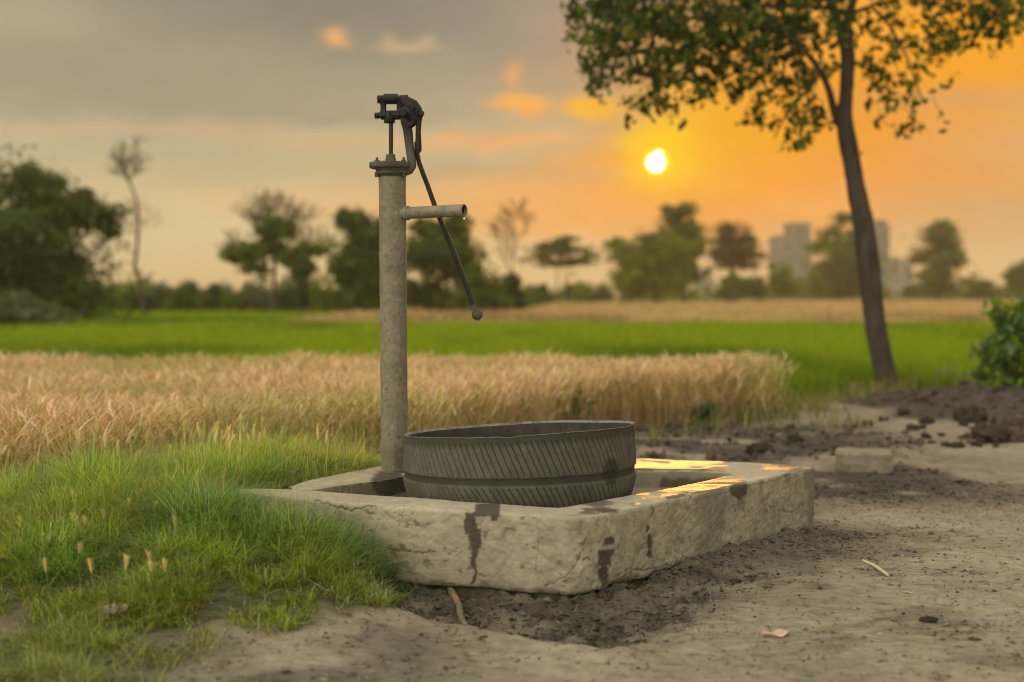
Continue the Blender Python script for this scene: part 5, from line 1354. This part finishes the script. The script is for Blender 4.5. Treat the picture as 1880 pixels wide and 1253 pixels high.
for k in range(22):
    t = random.random(); a = 800+t*430; b = random.uniform(1095, 1180) - 60*max(0, t-.6)
    clod(a, b, random.uniform(7, 18), 'rough lump of damp soil in the hollow under the near corner', 'soil lumps in the hollow', z=-.05, sink=.38, kind=0, name='soil_lump')
def crumbs(xc, yc, r_, cols):
    n = len(xc); z_ = terrain(xc, yc)+r_*.25
    T = np.array([(1, 0, 0), (-1, 0, 0), (0, 1, 0), (0, -1, 0), (0, 0, 1), (0, 0, -1)], float)
    J = T[None]*U_(.55, 1.25, (n, 6))[:, :, None] if False else T[None]*RNG.uniform(.55, 1.25, (n, 6, 1)) + RNG.normal(0, .16, (n, 6, 3))
    V = (J*r_[:, None, None]*np.array((1, 1, .7)) + np.stack([xc, yc, z_], -1)[:, None]).reshape(-1, 3)
    b0 = (np.arange(n)*6)[:, None]; F = np.concatenate([b0+np.array(t) for t in ((0, 2, 4), (2, 1, 4), (1, 3, 4), (3, 0, 4), (2, 0, 5), (1, 2, 5), (3, 1, 5), (0, 3, 5))], 0)
    return mesh_np('soil_crumbs', V, F, M_soil, col=np.repeat(cols, 6, 0), smooth_=False)
n = 110000; xc, yc = U_(-1.2, 2.4, n), U_(3.0, 7.0, n)
ob_ = poly_dist(xc, yc, list(PLAN[:8])); dkc = zones(xc, yc)
pr = .22 + .9*dkc*smooth(.55, .1, ob_) + .3*dkc
k = (RNG.random(n) < pr*np.clip(fbm(xc, yc, 5, 4, 301)*2.2-.5, 0, 1)) & ~inside(xc, yc, PLAN) & (grass_mask(xc, yc) < .5)
xc, yc, dkc = xc[k], yc[k], dkc[k]; n = len(xc); print('crumbs', n)
r_ = np.clip(RNG.lognormal(math.log(.0023), .55, n), .0008, .010)*(1+.9*dkc)
cr = (pale*(1-dkc[:, None])*.8 + moist*dkc[:, None]*1.15)*RNG.uniform(.45, 1.35, (n, 1))
tag(crumbs(xc, yc, r_, cr), 'crumbled earth scattered over the hollow and the bare dirt', 'soil', kind='stuff')
n = 26000; xc, yc = U_(.4, 6, n), U_(7.2, 13.4, n); dkc = zones(xc, yc)
k = (RNG.random(n) < .75*smooth(.3, .8, dkc)*np.clip(fbm(xc, yc, 3, 4, 303)*2.4-.6, 0, 1)) & ~inside(xc, yc, WHEAT) & (xc < .42*yc)
xc, yc, dkc = xc[k], yc[k], dkc[k]; n = len(xc); print('crumbs2', n)
r_ = np.clip(RNG.lognormal(math.log(.010), .55, n), .004, .035)
cr = moist*RNG.uniform(.5, 1.7, (n, 1))*np.where(RNG.random((n, 1)) < .15, np.array((1.6, 1.1, .9)), 1.0)
o_ = crumbs(xc, yc, r_, cr); o_.name = 'churned_mud'; tag(o_, 'churned dark mud crumbs on the damp strip and the heap', 'mud', kind='stuff')
# earth mound behind the heap
mb = MB(); mb.add(*clod_mesh(77, 26, .22, (1, .8, .5))); mx_o = mb.build('earth_mound', M_mound, loc=P(1752, 716, 13.9)); mx_o.location.z = -.02; mx_o.scale = (.36, .5, .42)
tag(mx_o, 'grey earth mound between the tree foot and the right shrub', 'mound')
clod(1688, 706, 22, 'small grey lump right of the leaning tree foot', kind=0)
# half buried mud brick
bx_, by_ = G(1597, 866); mb = MB(); mb.box((0, 0, .04), (.145, .13, .085), Matrix.Rotation(R(-14), 4, 'Z').to_4x4(), .012)
br_o = mb.build('mud_brick', M_brick, loc=(bx_, by_+.1, gz(bx_, by_)-.028), flat=True)
mod_ = br_o.modifiers.new('s', 'SUBSURF'); mod_.subdivision_type = 'SIMPLE'; mod_.levels = mod_.render_levels = 4
tx = bpy.data.textures.new('brick_noise', 'CLOUDS'); tx.noise_scale = .05; dm = br_o.modifiers.new('d', 'DISPLACE'); dm.texture = tx; dm.strength = .014
tag(br_o, 'half buried grey mud brick on the dirt right of the trough', 'brick')
# stick, straw, leaves, root
M_wood = simple('weathered stick', (.12, .10, .07), (.24, .20, .14), 40, .95, .003); M_rust = simple('peeled orange wood', (.30, .14, .06), (.40, .21, .09), 40, .9, .002)
a0 = G(818, 1084, -.02); a1 = G(856, 1156, -.02); zA, zB = .015, gz(*a1)+.012
root = empty('stick', (a0[0], a0[1], 0), 'short broken stick with an orange peeled patch below the trough wall', 'stick')
A3 = Vector((0, 0, zA)); B3 = Vector((a1[0]-a0[0], a1[1]-a0[1], zB)); pp = [A3.lerp(B3, k/8)+Vector((.004*math.sin(k*1.7), 0, .006*math.sin(k*.6))) for k in range(9)]
mb = MB(); mb.tube(pp, [.012, .0125, .011, .0115, .0105, .010, .0095, .009, .007], 10); mb.build('stick_body', M_wood, root)
mb = MB(); mb.tube([p+Vector((-.001, -.0022, .0012)) for p in pp[3:6]], [.006, .0112, .006], 9); mb.build('peeled_patch', M_rust, root)
M_straw = simple('pale straw', (.48, .42, .25), (.66, .58, .36), 60, .7, .002)
a0 = G(1588, 1036); a1 = G(1634, 1063); mb = MB(); zz0 = gz(*a0)+.008
mb.tube([(0, 0, 0), ((a1[0]-a0[0])*.5, (a1[1]-a0[1])*.5, .006), (a1[0]-a0[0], a1[1]-a0[1], .001)], [.005, .006, .005], 8)
mb.tube([((a1[0]-a0[0])*.45, (a1[1]-a0[1])*.4, .008), ((a1[0]-a0[0])*.8, (a1[1]-a0[1])*.8+.012, .006)], [.0035, .002], 6)
o_ = mb.build('straw_stalk', M_straw, loc=(a0[0], a0[1], zz0)); tag(o_, 'pale broken straw stalk lying on the bare dirt right of the trough', 'straw')
def litter(px_, py_, w_, l_, cols, label, name='dry_leaf', rot=0, curlz=.35, z=0, seed=1, nu_=14, nv_=10, lobed=False, lift=.004, cat='leaf'):
    gx1, gy1 = G(px_, py_, z); V = []; F = []; rs_ = random.Random(seed)
    for i in range(nu_+1):
        u = i/nu_; hw_ = math.sin(math.pi*min(.999, max(.001, u)))**.6*(1+.25*(rs_.random()-.5) if lobed else 1)
        for j in range(nv_+1):
            v = j/nv_*2-1; x_ = (u-.5)*l_; y_ = v*hw_*w_/2
            zc_ = curlz*w_*(v*v*.6+.5*(u-.5)**2*2)+.08*w_*math.sin(u*9+v*4+seed)+(.25*w_*math.sin(u*14+seed)*math.sin(v*5) if lobed else 0); V.append((x_, y_, zc_+lift))
    for i in range(nu_):
        for j in range(nv_): a = i*(nv_+1)+j; F.append((a, a+nv_+1, a+nv_+2, a+1))
    mb = MB(); mb.add(V, F); o = mb.build(name, simple(name+' skin', cols[0], cols[1], 30, .7, .003), loc=(gx1, gy1, gz(gx1, gy1))); o.rotation_euler.z = rot
    so = o.modifiers.new('t', 'SOLIDIFY'); so.thickness = .0012
    return tag(o, label, cat)
litter(1427, 1168, .055, .078, [(.46, .30, .20), (.60, .44, .31)], 'curled pinkish tan dry leaf on the dirt in front of the trough', rot=.1, curlz=.2, seed=3)
lf = litter(207, 1066, .04, .065, [(.22, .175, .13), (.40, .33, .25)], 'crumpled pale brown leaf resting in the grass at lower left', rot=.25, z=.16, lobed=True, seed=5, curlz=.45); lf.location.z += .018
lf = litter(1318, 1010, .03, .045, [(.36, .31, .22), (.46, .40, .29)], 'small pale flake of plaster under the right wall of the trough', name='plaster_flake', rot=.4, seed=8, cat='flake')
# dry brown weed stem in the grass
def stem_thing(pts_, r_, mat, name, label, cat):
    b0 = Vector(pts_[0]); mb = MB(); mb.tube([Vector(p)-b0 for p in pts_], [r_*(1-.5*i/(len(pts_)-1)) for i in range(len(pts_))], 6); o = mb.build(name, mat, loc=b0); return tag(o, label, cat)
M_dry = simple('dry stem', (.30, .20, .10), (.44, .32, .18), 40, .8)
stem_thing([P(548, 1040, 4.22), P(543, 1020, 4.2), P(536, 1005, 4.19), P(533, 993, 4.18), P(527, 992, 4.17)], .0025, M_dry, 'dry_weed', 'dry orange brown weed stem poking from the grass near the wall', 'weed')
g0 = G(905, 1165); stem_thing([(g0[0], g0[1], gz(*g0)+.004)]+[(G(905+k*12, 1166+k*2.2)[0], G(905+k*12, 1166+k*2.2)[1]+.006*math.sin(k*1.3), gz(*G(905+k*12, 1166+k*2.2))+.006) for k in range(1, 7)], .0016, M_straw, 'dead_root', 'thin pale root lying along the lip of the hollow', 'root')
g0 = (510, 1128); stem_thing([(G(510+k*16, 1127+k*3.4)[0], G(510+k*16, 1127+k*3.4)[1]+.01*math.sin(k), gz(*G(510+k*16, 1127+k*3.4))+.008) for k in range(0, 7)], .0015, M_straw, 'dead_root', 'thin pale root at the front edge of the grass', 'root')
# sparse sprigs leaning on the wall: thin dark grass culms in front of the face
for (a, b, c_, d_, nm) in ((668, 1003, 664, 960, 'tallest'), (672, 1003, 691, 965, 'right leaning'), (664, 1003, 676, 990, 'short')):
    p0 = P(a, b+18, 4.38); p1 = P(c_, d_, 4.40); stem_thing([p0, p0.lerp(p1, .5)+Vector((.002, 0, .002)), p1], .0014, simple('dark culm', (.04, .08, .04), (.08, .13, .05), 20, .7), 'grass_culm', nm+' dark grass culm standing against the front wall of the trough', 'grass plant')

# fine straw litter and chaff on the dirt
n = 2600; lx, ly = U_(-1.6, 2.2, n), U_(3.0, 6.5, n); k = ~inside(lx, ly, PLAN); lx, ly = lx[k], ly[k]; n = len(lx)
col = pick(n, [(.32, .28, .19), (.12, .10, .08), (.24, .205, .14), (.45, .40, .27)], [.3, .4, .25, .05]); az_ = U_(0, 6.283, n); ll = U_(.004, .03, n)**1.0; wd = U_(.0008, .003, n)
zl = terrain(lx, ly)+.0035; dxx, dyy = np.cos(az_)*ll, np.sin(az_)*ll; nx_, ny_ = -np.sin(az_)*wd, np.cos(az_)*wd
z2 = terrain(lx+dxx, ly+dyy)+.0035
V = np.stack([np.stack([lx-nx_, ly-ny_, zl], -1), np.stack([lx+nx_, ly+ny_, zl], -1), np.stack([lx+dxx+nx_, ly+dyy+ny_, z2], -1), np.stack([lx+dxx-nx_, ly+dyy-ny_, z2], -1), np.stack([lx+dxx*.5, ly+dyy*.5, (zl+z2)/2+wd*1.5], -1)], 1).reshape(-1, 3)
b0 = (np.arange(n)*5)[:, None]; F = np.concatenate([b0+np.array(t) for t in ((0, 1, 4), (1, 2, 4), (2, 3, 4), (3, 0, 4))], 0)
o_ = mesh_np('chaff', V, F, M_wheat, col=np.repeat(col, 5, 0)); tag(o_, 'fine chaff and straw bits strewn over the bare dirt', 'chaff', kind='stuff')

# ------------------------------------------------------------------ haze
HAZE = True
if HAZE:
    mb = MB(); mb.box((0, 560, 9.2), (900, 640, 11.2)); m = MT('evening haze')
    v = m.N('VolumePrincipled'); v.inputs['Color'].default_value = (.92, .78, .48, 1); v.inputs['Density'].default_value = .0009; v.inputs['Anisotropy'].default_value = .35
    m.L(v.outputs[0], m.out.inputs['Volume']); o_ = mb.build('haze', m.m, flat=True); tag(o_, kind='stuff')
